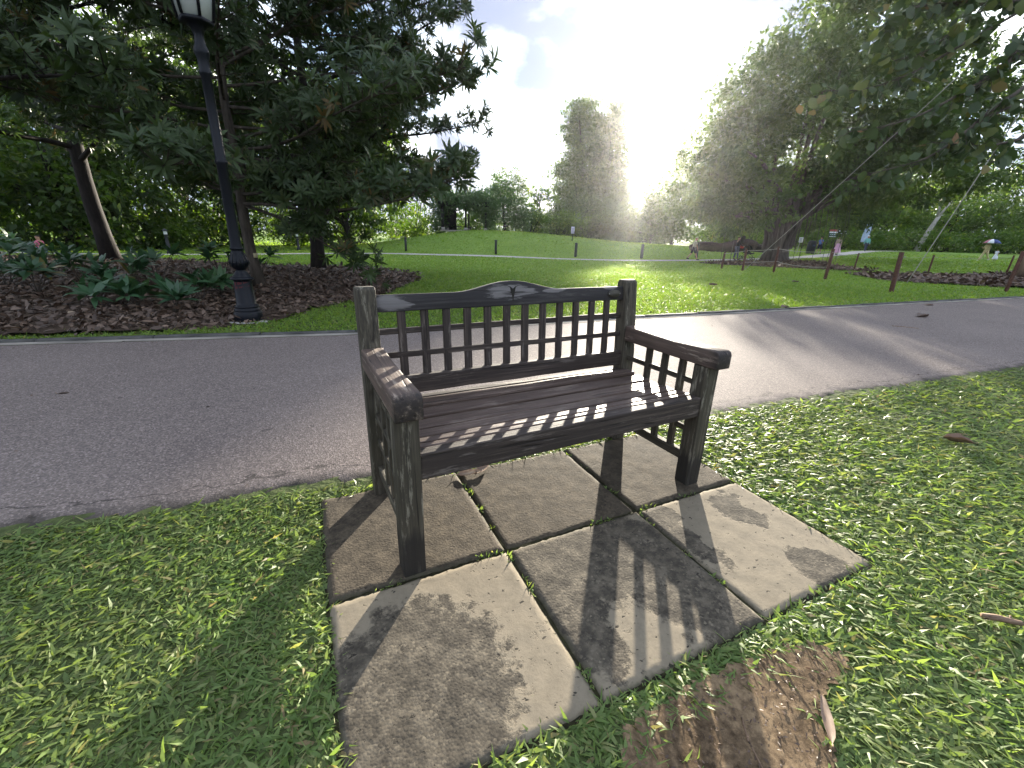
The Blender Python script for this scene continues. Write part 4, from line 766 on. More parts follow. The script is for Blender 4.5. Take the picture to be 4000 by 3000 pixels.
wood = []                                                              # far wood closing the horizon, read as one mass
for k in range(46):
    a = -1.15 + 2.3 * k / 45; d = 108 + RNG.uniform(-6, 10); H = (5.5 + 3 * noise.noise((k * .7, 0, 0)) + (5 if abs(a) > .45 else 0)) * .8; wood.append((math.sin(a) * d, math.cos(a) * d, H * .4, 4.5, 4, H * .62))
(V, q, tt, r), C = clump_cloud(wood, 34000, 1.0, .25, .1)
V[:, 2] = np.maximum(V[:, 2], -.4)
tag(link('distant_wood', np_mesh('distant_wood', V, [q, tt], M['far_tree'], False, {'rnd': r})), 'far-off belt of trees closing the horizon behind the park', 'wood', kind='stuff')

# ------------------------------------------------------------------ lamp post
def hexring(r, z, a0=.3): return [(r * math.cos(a0 + k * math.pi / 3), r * math.sin(a0 + k * math.pi / 3), z) for k in range(6)]
LX, LY = -3.27, 5.2
lamp = thing('lamp_post', 'black cast-iron street lamp with white glass lantern at the mulch bed', 'lamp post', (LX, LY, 0))
mb = MB(); mb.lathe([(0, -.05), (.235, -.05), (.24, -.012), (.225, .004), (0, .006)], 28); mb.build('footing', M['concrete'], lamp, True)
mb = MB(); mb.lathe([(.0, .0), (.152, .004), (.156, .02), (.155, .1), (.148, .112), (.138, .116), (.142, .128), (.142, .146), (.13, .154), (.126, .162), (.132, .172), (.128, .186), (.112, .194), (.108, .2), (.094, .47), (.092, .485), (.12, .492), (.126, .5), (.124, .512), (.1, .524), (.094, .53), (.09, .548), (.076, .556), (.068, .578), (.05, .598), (.048, .604)], 32); base = mb.build('base', M['lamp'], lamp, True)
mb = MB(); ang = np.linspace(-1.05, .85, 15); rr = .1025
for zi, (z0, z1) in enumerate(((.425, .47), (.385, .42))):                # two rows of red lettering on the base
    for k in range(14):
        if (k * 7 + zi * 3) % 5 == 4: continue
        a0, a1 = ang[k], ang[k] + (ang[1] - ang[0]) * .72; f0 = .094 + (.47 - z0) / .27 * .014 + .0015; f1 = .094 + (.47 - z1) / .27 * .014 + .0015
        b0 = math.atan2(-LY, -LX); z0 += .004; mb.add([(f0 * math.cos(b0 + a0), f0 * math.sin(b0 + a0), z0), (f0 * math.cos(b0 + a1), f0 * math.sin(b0 + a1), z0), (f1 * math.cos(b0 + a1), f1 * math.sin(b0 + a1), z1), (f1 * math.cos(b0 + a0), f1 * math.sin(b0 + a0), z1)], [[0, 1, 2, 3]])
tx = mb.build('red_lettering', M['red_print'], base); tx['kind'] = 'stuff'
mb = MB(); P = [(.048, .604), (.075, .625), (.094, .66), (.098, .69), (.09, .73), (.072, .78), (.063, .82), (.064, .835), (.074, .842), (.074, .852), (.062, .858)]
mb.lathe(P, 32); bulb = mb.build('acanthus_bulb', M['lamp'], lamp, True)
mb = MB()
for k in range(14):
    a = k / 14 * 6.283; mb.tube([(.094 * math.cos(a), .094 * math.sin(a), .655), (.1 * math.cos(a), .1 * math.sin(a), .69), (.08 * math.cos(a), .08 * math.sin(a), .76), (.072 * math.cos(a), .072 * math.sin(a), .8)], [.003, .009, .006, .002], 5)
lf_ = mb.build('leaf_relief', M['lamp'], bulb, True); lf_['kind'] = 'stuff'
mb = MB(); mb.lathe([(.062, .858), (.058, .9), (.053, 1.72), (.06, 1.735), (.062, 1.752), (.06, 1.768), (.052, 1.78), (.046, 2.55), (.056, 2.565), (.058, 2.59), (.05, 2.61), (.052, 2.7), (.066, 2.74), (.07, 2.77), (.06, 2.8), (.046, 2.84), (.042, 2.9), (.06, 2.95), (.09, 2.985), (.12, 3.0)], 20); mb.build('shaft', M['lamp'], lamp, True)
lan = MB()
for z0, z1, r0, r1 in ((2.995, 3.03, .15, .16), (3.52, 3.55, .245, .25)):
    A, B2 = hexring(r0, z0), hexring(r1, z1); lan.add(A + B2 + [(0, 0, z0), (0, 0, z1)], [[k, (k + 1) % 6, 6 + (k + 1) % 6, 6 + k] for k in range(6)], [[12, (k + 1) % 6, k] for k in range(6)] + [[13, 6 + k, 6 + (k + 1) % 6] for k in range(6)])
for a, b in zip(hexring(.154, 3.03), hexring(.238, 3.52)): lan.tube([a, b], [.014, .014], 6)
lantern = lan.build('lantern_frame', M['lamp'], lamp)
A, B2 = hexring(.148, 3.032), hexring(.231, 3.518)
for k in range(6):
    k2 = (k + 1) % 6; p = np.array([A[k], A[k2], B2[k2], B2[k]]); n = unit(np.cross(p[1] - p[0], p[3] - p[0])); mb = MB(); mb.add(np.vstack([p, p - n * .006]), [[0, 1, 2, 3], [7, 6, 5, 4], [0, 4, 5, 1], [1, 5, 6, 2], [2, 6, 7, 3], [3, 7, 4, 0]]); mb.build('pane', M['glass'], lantern)
mb = MB(); mb.lathe([(.26, 3.55), (.2, 3.61), (.12, 3.7), (.08, 3.75), (.06, 3.8), (.025, 3.82), (.02, 3.86), (.03, 3.88), (.0, 3.93)], 24); mb.build('lantern_cap', M['lamp'], lamp, True)

# ------------------------------------------------------------------ pavilion on the mound
pz = gz(-5.4, 48.5) - .05; pv = thing('garden_pavilion', 'dark open pavilion overgrown with creeper on top of the grassy mound', 'pavilion', (-5.4, 48.5, pz))
dk = plain('dark_pavilion_timber', (.02, .017, .018), .85)
mb = MB(); mb.box((0, 0, .06), (5.0, 3.4, .12)); mb.build('floor', M['concrete'], pv)
for x, y in ((.15, -1.5), (-2.2, -1.5), (2.2, -1.5), (.15, 1.5), (-2.2, 1.5), (2.2, 1.5)):
    mb = MB(); mb.box((x, y, 1.35), (.17, .17, 2.5)); ps = mb.build('post', dk, pv); mb = MB(); mb.box((x, y, .24), (.34, .34, .26)); mb.build('post_base', M['concrete'], ps)
mb = MB(); mb.box((0, 0, 2.72), (5.2, 3.8, .22)); mb.build('roof', dk, pv)
for y in (-1.75, 1.75): mb = MB(); mb.box((0, y, 2.5), (5.1, .12, .22)); mb.build('beam', dk, pv)
mb = MB(); mb.box((-1.75, 1.5, 1.3), (1.1, .1, 2.5)); mb.build('back_wall', dk, pv); mb = MB(); mb.box((-2.35, 0, 1.3), (.1, 3.0, 2.5)); mb.build('side_wall', dk, pv)
mb = MB(); mb.box((-.6, 1.1, .5), (2.4, .45, .07)); mb.box((-1.6, 1.1, .3), (.08, .4, .36)); mb.box((.4, 1.1, .3), (.08, .4, .36)); mb.build('seat', dk, pv)
(V, q, tt, r), C = clump_cloud([(0, -.6, 3.0, 2.9, 1.9, .65), (-1.6, -.8, 3.1, 1.3, 1.2, .7), (1.7, -1.2, 2.8, 1.6, 1.1, .8), (2.6, -.8, 1.7, .8, 1.2, 1.6), (-2.9, -.6, 1.6, .7, 1.3, 1.6), (.4, -1.9, 2.75, 1.9, .5, .55), (0, 0, 3.2, 2.6, 1.8, .7)], 12000, .28, .24, .15)
link('creeper', np_mesh('creeper', V, [q, tt], M['vine'], False, {'rnd': r}), pv)

# ------------------------------------------------------------------ posts, stakes, ropes, signs
for (x, y), lb in zip(((-8.73, 35.4), (-1.56, 34.9), (4.65, 34.5), (9.57, 33.8), (14.04, 34.6)), ('dark square path post under the left tree boughs', 'dark square path post in front of the mound centre', 'dark square path post below the white notice', 'dark square path post left of the walking man', 'dark square path post just behind the walking man')):
    t = thing('path_post', lb, 'post', bz(x, y), .2, 'dark posts along the path'); mb = MB(); mb.box((0, 0, .48), (.17, .17, 1.0)); me = bevel_mesh(mb.mesh('shaft', M['post']), .015, 1); link('shaft', me, t); mb = MB(); mb.lathe([(.125, .98), (.125, 1.02), (.06, 1.06), (0, 1.07)], 4); mb.build('cap', M['post'], t)
for (x, y), lb in zip(((-17.0, 34.8), (-19.1, 24.4)), ('small dark light bollard on the far path between the trunks', 'small dark light bollard seen left of the lamp post')):
    t = thing('light_bollard', lb, 'bollard', bz(x, y), 0, 'light bollards by the left path'); mb = MB(); mb.lathe([(0, 0), (.14, 0), (.14, .12), (.09, .16), (.08, .95), (.1, 1.0), (.1, 1.02)], 14); mb.build('shaft', M['post'], t, True); mb = MB(); mb.lathe([(.085, 1.02), (.085, 1.18)], 14); mb.build('lens', M['glass'], t, True); mb = MB(); mb.lathe([(.13, 1.18), (.13, 1.22), (.05, 1.3), (0, 1.31)], 14); mb.build('cap', M['post'], t, True)
ST = {'a': (10.54, 22.57, .85, 'leftmost rusty stake of the banyan fence, by the pram'), 'b': (10.59, 20.56, 1.02, 'second rusty stake of the banyan fence from the left'), 'c': (11.44, 19.52, 1.12, 'rusty stake standing in front of the banyan trunk'), 'd': (10.86, 15.39, 1.05, 'tall rusty stake in front of the woman in pink'), 'e': (16.1, 21.04, .85, 'thin dark stake between the tall stake and the guy rope'), 'f': (9.45, 10.93, 1.0, 'thickest rusty stake, nearest the road'), 'g': (18.91, 20.25, .82, 'dark leaning stake right of the white guy rope'), 'h': (20.96, 18.89, .88, 'dark stake behind the tan trunk at the right'), 'i': (13.56, 12.06, 1.1, 'rusty stake at the right picture edge by the road')}
tops = {}
for k, (x, y, H, lb) in ST.items():
    t = thing('fence_stake', lb, 'stake', (x, y, gz(x, y) - .04), RNG.uniform(0, 1), 'stakes of the rope fences'); w = .075 if k in 'afdbci' else .055; mb = MB(); lx, ly = RNG.normal(0, .02, 2)
    mb.add([(sx_ * w / 2 + lx * z_, sy_ * w / 2 + ly * z_, z_ * H) for z_ in (0, 1) for sx_, sy_ in ((-1, -1), (1, -1), (1, 1), (-1, 1))], [[0, 1, 5, 4], [1, 2, 6, 5], [2, 3, 7, 6], [3, 0, 4, 7], [4, 5, 6, 7]]); mb.build('shaft', M['stake'], t)
    mb = MB(); mb.tube([(-.01, -w * .7, H - .12), (.01, -w * .7, H - .1)], [.012, .012], 6); mb.build('staple', M['rope'], t); tops[k] = np.array([x, y, gz(x, y) + H - .13])
def sag(a, b, s): u = np.linspace(0, 1, 12)[:, None]; return (1 - u) * a + u * b - np.array([0, 0, s]) * 4 * u * (1 - u)
def rope(pts, label, r=.011): mb = MB(); mb.tube(np.vstack(pts), r, 6); return tag(mb.build('rope', M['rope'], None, True), label, 'rope', 'ropes of the stake fence')
rope([sag(tops['a'], tops['b'], .02), sag(tops['b'], tops['c'], .02)[1:], sag(tops['c'], tops['d'], .06)[1:]], 'upper rope strung along the stakes in front of the banyan')
lo_ = np.array([0, 0, .52]); rope([sag(tops['b'] - lo_, tops['c'] - lo_, .01), sag(tops['c'] - lo_, tops['d'] - lo_ * 1.0, .08)[1:]], 'lower rope strung along the stakes in front of the banyan')
rope([sag(tops['d'], tops['e'], .08), sag(tops['e'], tops['g'], .08)[1:], sag(tops['g'], tops['h'], .06)[1:]], 'thin rope running from the tall stake to the right stakes', .006)
mb = MB(); mb.tube(sag(np.array([12.72, 14.24, -.05]), np.array([14.3, 13.9, 5.55]), .06), .014, 6); gr = tag(mb.build('guy_rope', M['rope'], None, True), 'white guy rope rising steeply from the right leaf litter into the branches', 'guy rope', 'guy ropes of the overhanging tree')
mb = MB(); mb.tube(sag(np.array([10.75, 20.7, -.15]), np.array([12.6, 14.6, 5.75]), .05), .013, 6); tag(mb.build('guy_rope', M['rope'], None, True), 'thin guy rope slanting across in front of the banyan', 'guy rope', 'guy ropes of the overhanging tree')

white_p = colour('white_sign', (.7, .72, .74)); blue_p = colour('pale_blue_banner', (.38, .47, .62)); red_p = colour('red_sign', (.35, .07, .07)); green_p = colour('dark_green_sign', (.02, .07, .06)); ink = colour('sign_ink', (.06, .08, .12))
t = thing('notice_sign', 'small white notice on a post at the right slope of the mound', 'sign', bz(5.2, 41.7)); mb = MB(); mb.box((0, 0, .45), (.06, .06, .9)); mb.build('post', M['post'], t); mb = MB(); mb.box((0, -.05, .95), (.3, .02, .6)); bd = mb.build('board', white_p, t); mb = MB(); [mb.box((0, -.062, 1.1 - k * .1), (.2, .004, .04)) for k in range(4)]; mb.build('print_lines', ink, bd)
t = thing('notice_sign', 'white square notice on a thin pole right of the banyan trunk', 'sign', bz(24.6, 39.2)); mb = MB(); mb.tube([(0, 0, 0), (.1, 0, 1.3)], [.03, .03], 8); mb.build('pole', M['rope'], t); mb = MB(); mb.box((.1, -.04, 1.15), (.34, .02, .42)); bd = mb.build('board', white_p, t); mb = MB(); [mb.box((.1, -.052, 1.25 - k * .1), (.22, .004, .04)) for k in range(3)]; mb.build('print_lines', ink, bd)
t = thing('dustbin', 'dark round dustbin on the lawn behind the rope fence', 'dustbin', bz(25.9, 39.4)); mb = MB(); mb.lathe([(0, 0), (.3, 0), (.34, .05), (.34, .8), (.3, .86)], 18); mb.build('body', M['post'], t, True); mb = MB(); mb.lathe([(.34, .86), (.34, .92), (.22, 1.08), (0, 1.12)], 18); mb.build('lid', M['post'], t, True); mb = MB(); mb.box((0, -.3, .7), (.26, .1, .14)); mb.build('slot', ink, t)
t = thing('direction_sign', 'signpost with red, white and dark green panels behind the woman in pink', 'sign', bz(33.1, 46.8)); mb = MB(); mb.box((0, 0, 1.1), (.1, .1, 2.3)); mb.build('post', M['post'], t)
for x0, z0, w, h_, m_ in ((-.5, 2.0, .82, .2, red_p), (-.5, 1.8, .82, .14, white_p), (-.5, 1.52, .82, .4, green_p), (.46, 1.95, .8, .1, white_p), (.46, 1.83, .8, .12, green_p), (.46, 1.72, .8, .09, white_p)): mb = MB(); mb.box((x0, -.08, z0), (w, .03, h_ - .01)); mb.build('panel', m_, t)
mb = MB(); mb.box((-.5, -.098, 1.4), (.7, .004, .06)); mb.box((-.5, -.098, 1.58), (.6, .004, .04)); mb.build('print_lines', white_p, t)
t = thing('banner', 'tall pale blue banner on a pole behind the person in the cap', 'banner', bz(36.2, 46.9)); mb = MB(); mb.tube([(.3, 0, 0), (.32, 0, 2.75)], [.03, .025], 8); mb.build('pole', M['post'], t)
mb = MB(); s = np.linspace(0, 1, 8); V = [(-.33 - .14 * (1 - a) + dx * .62, -.03 + .05 * math.sin(a * 5 + dx * 2), .9 + 1.75 * a) for a in s for dx in (0, 1)]; mb.add(V, [[2 * k, 2 * k + 1, 2 * k + 3, 2 * k + 2] for k in range(7)]); cl_ = mb.build('cloth', blue_p, t); cl_.modifiers.new('thickness', 'SOLIDIFY').thickness = .012
mb = MB(); mb.box((.02, -.09, 2.45), (.26, .004, .12)); mb.box((-.08, -.09, 2.1), (.3, .004, .05)); mb.box((-.1, -.09, 1.85), (.24, .004, .04)); mb.build('print_marks', ink, t)
t = thing('fallen_log', 'massive dark fallen log lying behind the path and pram', 'log', (18.4, 39.5, gz(18.4, 39.5) - .2)); mb = MB(); s = np.linspace(0, 1, 16); mb.tube(np.stack([-3.0 + 5.6 * s, .3 * np.sin(s * 4), .5 + .12 * np.sin(s * 9) + .25 * s], 1), np.array([.26, .32, .35, .38, .38, .42, .44, .41, .46, .54, .58, .55, .47, .52, .46, .34]), 12); mb.build('stem', bark_mat('log_bark', (.02, .013, .011), (.07, .045, .038), (2, 6, 6)), t, True)
mb = MB(); mb.tube([(1.4, 0, .9), (1.2, -.5, 1.3), (1.1, -.8, 1.5)], [.25, .2, .14], 8); mb.tube([(2.4, 0, .7), (3.4, -.2, .55), (4.2, -.2, .3)], [.4, .3, .18], 8); mb.build('broken_limb', M['bark_dark'], t, True)

# ------------------------------------------------------------------ people
def skin(name, V, E, R, mat, parent, sub=2):
    me = bpy.data.meshes.new(name); me.from_pydata([tuple(v) for v in V], E, []); o = bpy.data.objects.new(name, me); COL.objects.link(o)
    o.modifiers.new('skin', 'SKIN'); o.modifiers.new('sub', 'SUBSURF').levels = sub
    if not me.skin_vertices: me.skin_vertices.new() if hasattr(me.skin_vertices, 'new') else None
    for i, d in enumerate(me.skin_vertices[0].data): d.radius = (R[i] if isinstance(R[i], tuple) else (R[i], R[i])); d.use_root = (i == 0)
    bpy.context.view_layer.update(); ev = o.evaluated_get(bpy.context.evaluated_depsgraph_get()); m2 = bpy.data.meshes.new_from_object(ev)
    bpy.data.objects.remove(o); bpy.data.meshes.remove(me); m2.name = name; m2.materials.clear(); m2.materials.append(mat); m2.polygons.foreach_set('use_smooth', np.ones(len(m2.polygons), bool))
    return link(name, m2, parent)
SKIN_ = colour('skin_tone', (.36, .21, .14), .55); HAIR = colour('dark_hair', (.02, .016, .014)); SHOE = colour('pale_shoe', (.5, .5, .48)); SHOE_D = colour('dark_shoe', (.03, .035, .04))
def person(label, loc, heading, H, shirt, lower, kind='trousers', stride=.35, arms=(.0, .0), hair=True, hat=None, sleeves=.55, shoe=None, sit=False, elbow=(0, 0), longhair=False, lean=0.0):
    """faces local +Y; arms: forward swing of each arm in radians, elbow: extra bend"""
    t = thing('person', label, 'person', loc, heading, 'people in the park'); k = H / 1.72; J = {}
    hz = .93 if not sit else .16
    J['pel'] = (0, 0, hz); J['wst'] = (0, .01 + lean * .4, hz + .17); J['chs'] = (0, lean, hz + .36); J['nck'] = (0, lean * 1.3, hz + .53); J['hd0'] = (0, .02 + lean * 1.5, hz + .6); J['hd1'] = (0, .025 + lean * 1.6, hz + .68); J['hd2'] = (0, .01 + lean * 1.6, hz + .77)
    for s, n in ((-1, 'l'), (1, 'r')):
        sw = arms[0 if s < 0 else 1]; eb = sw + elbow[0 if s < 0 else 1]
        J['sh' + n] = (s * .175, lean * 1.15, hz + .45); ex = (s * .215, lean * 1.1 + math.sin(sw) * .28, hz + .45 - math.cos(sw) * .28); J['el' + n] = ex
        J['wr' + n] = (s * .215, ex[1] + math.sin(eb) * .25, ex[2] - math.cos(eb) * .25); J['hn' + n] = (s * .212, ex[1] + math.sin(eb) * .33, ex[2] - math.cos(eb) * .33)
        a = s * stride; J['hp' + n] = (s * .085, 0, hz - .04)
        if sit: J['kn' + n] = (s * .12, .42, .3); J['an' + n] = (s * .12, .62, .06); J['to' + n] = (s * .12, .75, .05)
        else:
            J['kn' + n] = (s * .09, math.sin(a) * .42 + .02, hz - .04 - math.cos(a) * .42); b = a if a > 0 else a * 1.7; kx_ = J['kn' + n]
            J['an' + n] = (s * .09, kx_[1] + math.sin(b) * .40, kx_[2] - math.cos(b) * .40); J['to' + n] = (s * .095, J['an' + n][1] + .14, J['an' + n][2] - .05 + (.02 if a < 0 else 0))
    mz = min(v[2] for v in J.values()) - .035; J = {n: np.array([v[0], v[1], v[2] - mz]) * k for n, v in J.items()}
    names = ['pel', 'wst', 'chs', 'nck', 'hd0', 'hd1', 'hd2']; Ed = [('pel', 'wst'), ('wst', 'chs'), ('chs', 'nck'), ('nck', 'hd0'), ('hd0', 'hd1'), ('hd1', 'hd2')]
    for n in 'lr': names += ['sh' + n, 'el' + n, 'wr' + n, 'hn' + n, 'hp' + n, 'kn' + n, 'an' + n, 'to' + n]; Ed += [('chs', 'sh' + n), ('sh' + n, 'el' + n), ('el' + n, 'wr' + n), ('wr' + n, 'hn' + n), ('pel', 'hp' + n), ('hp' + n, 'kn' + n), ('kn' + n, 'an' + n), ('an' + n, 'to' + n)]
    RR = {'pel': .12, 'wst': .105, 'chs': .125, 'nck': .05, 'hd0': .078, 'hd1': .102, 'hd2': .07, 'sh': .055, 'el': .042, 'wr': .03, 'hn': .034, 'hp': .085, 'kn': .055, 'an': .038, 'to': .034}
    rad = lambda n: RR.get(n, RR.get(n[:2], .05)) * k
    body = skin('body', [J[n] for n in names], [(names.index(a), names.index(b)) for a, b in Ed], [rad(n) for n in names], SKIN_, t)
    mb = MB()
    for n, s in (('l', -1), ('r', 1)):                                    # fingers
        d = unit(J['hn' + n] - J['wr' + n]); sd = np.array([0, 1., 0]) if abs(d[1]) < .8 else np.array([1., 0, 0])
        for f in range(4): b = J['hn' + n] + d * .025 * k + sd * (f - 1.5) * .017 * k; mb.tube([b, b + d * .03 * k, b + d * (.055 + .01 * (f in (1, 2))) * k + np.array([-s * .012, 0, 0])], [.008 * k, .0075 * k, .005 * k], 5)
        b = J['hn' + n] + sd * .03 * k; mb.tube([b, b + (sd * .02 + d * .02) * k, b + (sd * .024 + d * .045) * k], [.01 * k, .009 * k, .006 * k], 5)
    h1 = J['hd1']; mb.tube([h1 + np.array([0, .075, .01]) * k, h1 + np.array([0, .105, -.015]) * k], [.012 * k, .016 * k], 6); mb.build('fingers_and_nose', SKIN_, body, True)
    e = 1.14
    J['pel'] = J['pel'] - np.array([0, 0, .05 * k]); cl = ['pel', 'wst', 'chs', 'nck', 'shl', 'shr', 'cl', 'cr']; J['cl'] = J['shl'] + (J['ell'] - J['shl']) * sleeves * (1 if sleeves < 1 else 1); J['cr'] = J['shr'] + (J['elr'] - J['shr']) * sleeves
    ced = [(0, 1), (1, 2), (2, 3), (2, 4), (2, 5), (4, 6), (5, 7)]; cr_ = [.152, .14, .15, .062, .07, .07, .064, .064]
    if sleeves >= 1: cl += ['wrl', 'wrr']; ced += [(6, 8), (7, 9)]; cr_ += [.045, .045]
    skin('shirt', [J[n] for n in cl], ced, [r * k for r in cr_], shirt, t)
    if kind in ('trousers', 'shorts'):
        f = 1.0 if kind == 'trousers' else .92; lo2 = ['pel', 'hpl', 'hpr', 'kl', 'kr']
        for n in 'lr': J['k' + n] = J['hp' + n] + (J['kn' + n] - J['hp' + n]) * f
        e2 = [(0, 1), (0, 2), (1, 3), (2, 4)]; r2 = [.135, .1, .1, .085 if kind == 'shorts' else .075, .085 if kind == 'shorts' else .075]
        if kind == 'trousers':
            for n in 'lr': J['a' + n] = J['kn' + n] + (J['an' + n] - J['kn' + n]) * .93
            lo2 += ['al', 'ar']; e2 += [(3, 5), (4, 6)]; r2 += [.062, .062]
        skin(kind, [J[n] for n in lo2], e2, [r * k for r in r2], lower, t)
    else:
        z0, z1 = J['wst'][2], {'skirt': .22, 'dress': .3}[kind] * k; s_ = np.linspace(0, 1, 8); mb = MB(); mb.lathe([((.125 + .2 * a ** .8) * k, z0 + (z1 - z0) * a) for a in s_], 20); V = np.vstack(mb.v); th = np.arctan2(V[:, 1], V[:, 0]); V[:, :2] *= (1 + .07 * np.sin(th * 7) * ((z0 - V[:, 2]) / (z0 - z1)))[:, None]; mb.v = [V]; mb.build('skirt', lower, t, True)
    for n in 'lr': sh = skin('shoe', [J['an' + n] - np.array([0, .05, .02]) * k, (J['an' + n] + J['to' + n]) / 2 - np.array([0, 0, .012]) * k, J['to' + n] + np.array([0, .03, 0]) * k], [(0, 1), (1, 2)], [.048 * k, .046 * k, .036 * k], shoe or SHOE_D, t, 1)
    if hair:
        hp = [J['hd1'] + np.array([0, -.02, .01]) * k, J['hd2'] + np.array([0, -.01, .0]) * k]; ee = [(0, 1)]; r_ = [.118 * k, .092 * k]
        if longhair: hp += [J['nck'] + np.array([0, -.085, .02]) * k, J['chs'] + np.array([0, -.13, .02]) * k]; ee += [(0, 2), (2, 3)]; r_ += [.075 * k, .05 * k]
        skin('hair', hp, ee, r_, HAIR, t)
    if hat: mb = MB(); c = J['hd2']; mb.lathe([(.105 * k, -.03 * k), (.1 * k, .03 * k), (.06 * k, .075 * k), (0, .085 * k)], 14, c); mb.box(c + np.array([0, .13, -.025]) * k, (.16 * k, .14 * k, .014 * k)); mb.build('cap', hat, t, True)
    return t
RG = math.radians
person('man in beige shirt and black shorts walking on the far path', (12.6, 31.7, gz(12.6, 31.7) + .012), RG(-95), 1.58, colour('beige_shirt', (.5, .46, .36)), colour('black_shorts', (.03, .028, .03)), 'shorts', .38, (-.25, .3), sleeves=.8, lean=.05)
person('person in dark top and grey trousers pushing a pram', (15.75, 31.9, gz(15.75, 31.9) + .012), RG(-90), 1.55, colour('dark_top', (.045, .04, .04)), colour('grey_trousers', (.11, .115, .15)), 'trousers', .12, (.5, .5), elbow=(.6, .6), sleeves=1)
person('woman in blue top with raised arm beside the dustbin', (26.3, 38.9, gz(26.3, 38.9) + .012), RG(120), 1.42, colour('blue_top', (.12, .2, .42)), colour('navy_shorts', (.03, .035, .07)), 'shorts', .25, (.5, -.2), elbow=(1.7, .9), sleeves=.6, longhair=True)
person('woman in long pink skirt and patterned blouse on the path', (27.4, 38.3, gz(27.4, 38.3) + .012), RG(170), 1.5, colour('patterned_blouse', (.42, .33, .26)), colour('pink_skirt', (.72, .42, .6)), 'skirt', .15, (.1, -.1), sleeves=1, longhair=True)
person('person in turquoise jumper and white cap walking on the path', (33.9, 43.6, gz(33.9, 43.6) + .012), RG(165), 1.5, colour('turquoise_jumper', (.18, .45, .42)), colour('slate_trousers', (.07, .075, .11)), 'trousers', .22, (.2, -.2), hat=colour('white_cap', (.75, .7, .68)), sleeves=1, shoe=SHOE)
wm = person('woman in loose pale yellow outfit walking under an umbrella', (36.3, 34.7, gz(36.3, 34.7) + .0), RG(100), 1.52, colour('pale_yellow_top', (.55, .46, .26)), colour('yellow_trousers', (.55, .47, .27)), 'trousers', .45, (.25, .1), elbow=(.2, 1.9), sleeves=1, shoe=SHOE)
person('small child in white dress beside the woman with the umbrella', (37.7, 35.2, gz(37.7, 35.2) + .0), RG(110), .88, colour('white_bodice', (.66, .68, .74)), colour('white_skirt', (.68, .7, .76)), 'dress', .12, (.1, -.1), shoe=SHOE)
person('distant person in pink top sitting on the grass far left', (-21.9, 20.4, gz(-21.9, 20.4) - .02), RG(100), 1.5, colour('pink_top', (.55, .14, .22)), colour('blue_jeans', (.16, .33, .55)), 'trousers', 0, (.4, .5), sit=True, elbow=(.5, .5))
u_ = thing('umbrella', 'red, white and blue umbrella held by the woman in yellow', 'umbrella', (36.25, 34.45, gz(36.25, 34.45) + 1.0), RG(100))
for k, m_ in enumerate((red_p, colour('pink_panel', (.5, .2, .25)), white_p, colour('navy_panel', (.06, .08, .2)), colour('blue_panel', (.08, .12, .32)), colour('navy_panel_dark', (.04, .06, .16)), red_p, white_p)):
    a0, a1 = k * math.pi / 4, (k + 1) * math.pi / 4; mb = MB(); pr = [(.0, .62), (.2, .58), (.36, .48), (.5, .32)]; V = [(r_ * math.cos(a) * (1 if j != 1 else .96), r_ * math.sin(a) * (1 if j != 1 else .96), z_) for r_, z_ in pr for j, a in enumerate((a0, (a0 + a1) / 2, a1))]
    mb.add(V, [[3 * i + j, 3 * i + j + 1, 3 * i + 4 + j, 3 * i + 3 + j] for i in range(3) for j in range(2)]); po = mb.build('canopy_panel', m_, u_); po.modifiers.new('thickness', 'SOLIDIFY').thickness = .006
mb = MB(); mb.tube([(0, 0, -.1), (0, 0, .7)], [.01, .008], 6); mb.tube([(0, 0, -.1), (.03, 0, -.15), (.06, 0, -.12)], [.012, .012, .01], 6); mb.build('handle', M['post'], u_)
pr = thing('pram', 'black pram with a red bag pushed along the far path', 'pram', (16.55, 31.95, gz(16.55, 31.95) + .012), RG(-90)); blk = colour('black_fabric', (.015, .015, .018))
mb = MB()
for s in (-1, 1): mb.tube([(s * .22, -.45, .95), (s * .22, -.1, .55), (s * .22, .4, .14)], [.014] * 3, 6); mb.tube([(s * .22, .05, .5), (s * .24, -.3, .12)], [.014] * 2, 6)
mb.tube([(-.22, -.45, .95), (.22, -.45, .95)], [.016] * 2, 6); mb.tube([(-.24, -.3, .12), (.24, -.3, .12)], [.012] * 2, 6); mb.build('frame', M['post'], pr)
mb = MB(); mb.prism([(-.2, .45), (.15, .36), (.4, .42), (.42, .48), (.15, .5), (-.12, .85), (-.22, .85)], 0, -.2, .2); mb.build('seat', blk, pr)
mb = MB(); a = np.linspace(.2, 1.9, 7); V = [(x, -.12 + .36 * math.cos(b), .62 + .36 * math.sin(b)) for b in a for x in (-.21, .21)]; mb.add(V, [[2 * i, 2 * i + 1, 2 * i + 3, 2 * i + 2] for i in range(6)]); hd = mb.build('hood', blk, pr); hd.modifiers.new('thickness', 'SOLIDIFY').thickness = .015
for x, y, r in ((-.24, -.3, .13), (.24, -.3, .13), (-.22, .4, .1), (.22, .4, .1)):
    mb = MB(); th = np.linspace(0, 2 * np.pi, 17); mb.tube(np.stack([np.full(17, x), y + (r - .02) * np.cos(th), r + (r - .02) * np.sin(th)], 1), .02, 6, False); w_ = mb.build('wheel', M['post'], pr, True); mb = MB(); [mb.tube([(x, y, r), (x, y + (r - .02) * math.cos(q_), r + (r - .02) * math.sin(q_))], [.007, .006], 4) for q_ in np.arange(0, 6.2, 1.257)]; mb.build('spokes', M['rope'], w_)
mb = MB(); mb.box((0, -.46, .86), (.3, .14, .2)); mb.box((.02, -.46, .98), (.1, .03, .06)); me = bevel_mesh(mb.mesh('bag', colour('red_bag', (.45, .08, .07))), .03, 2); link('bag', me, pr)

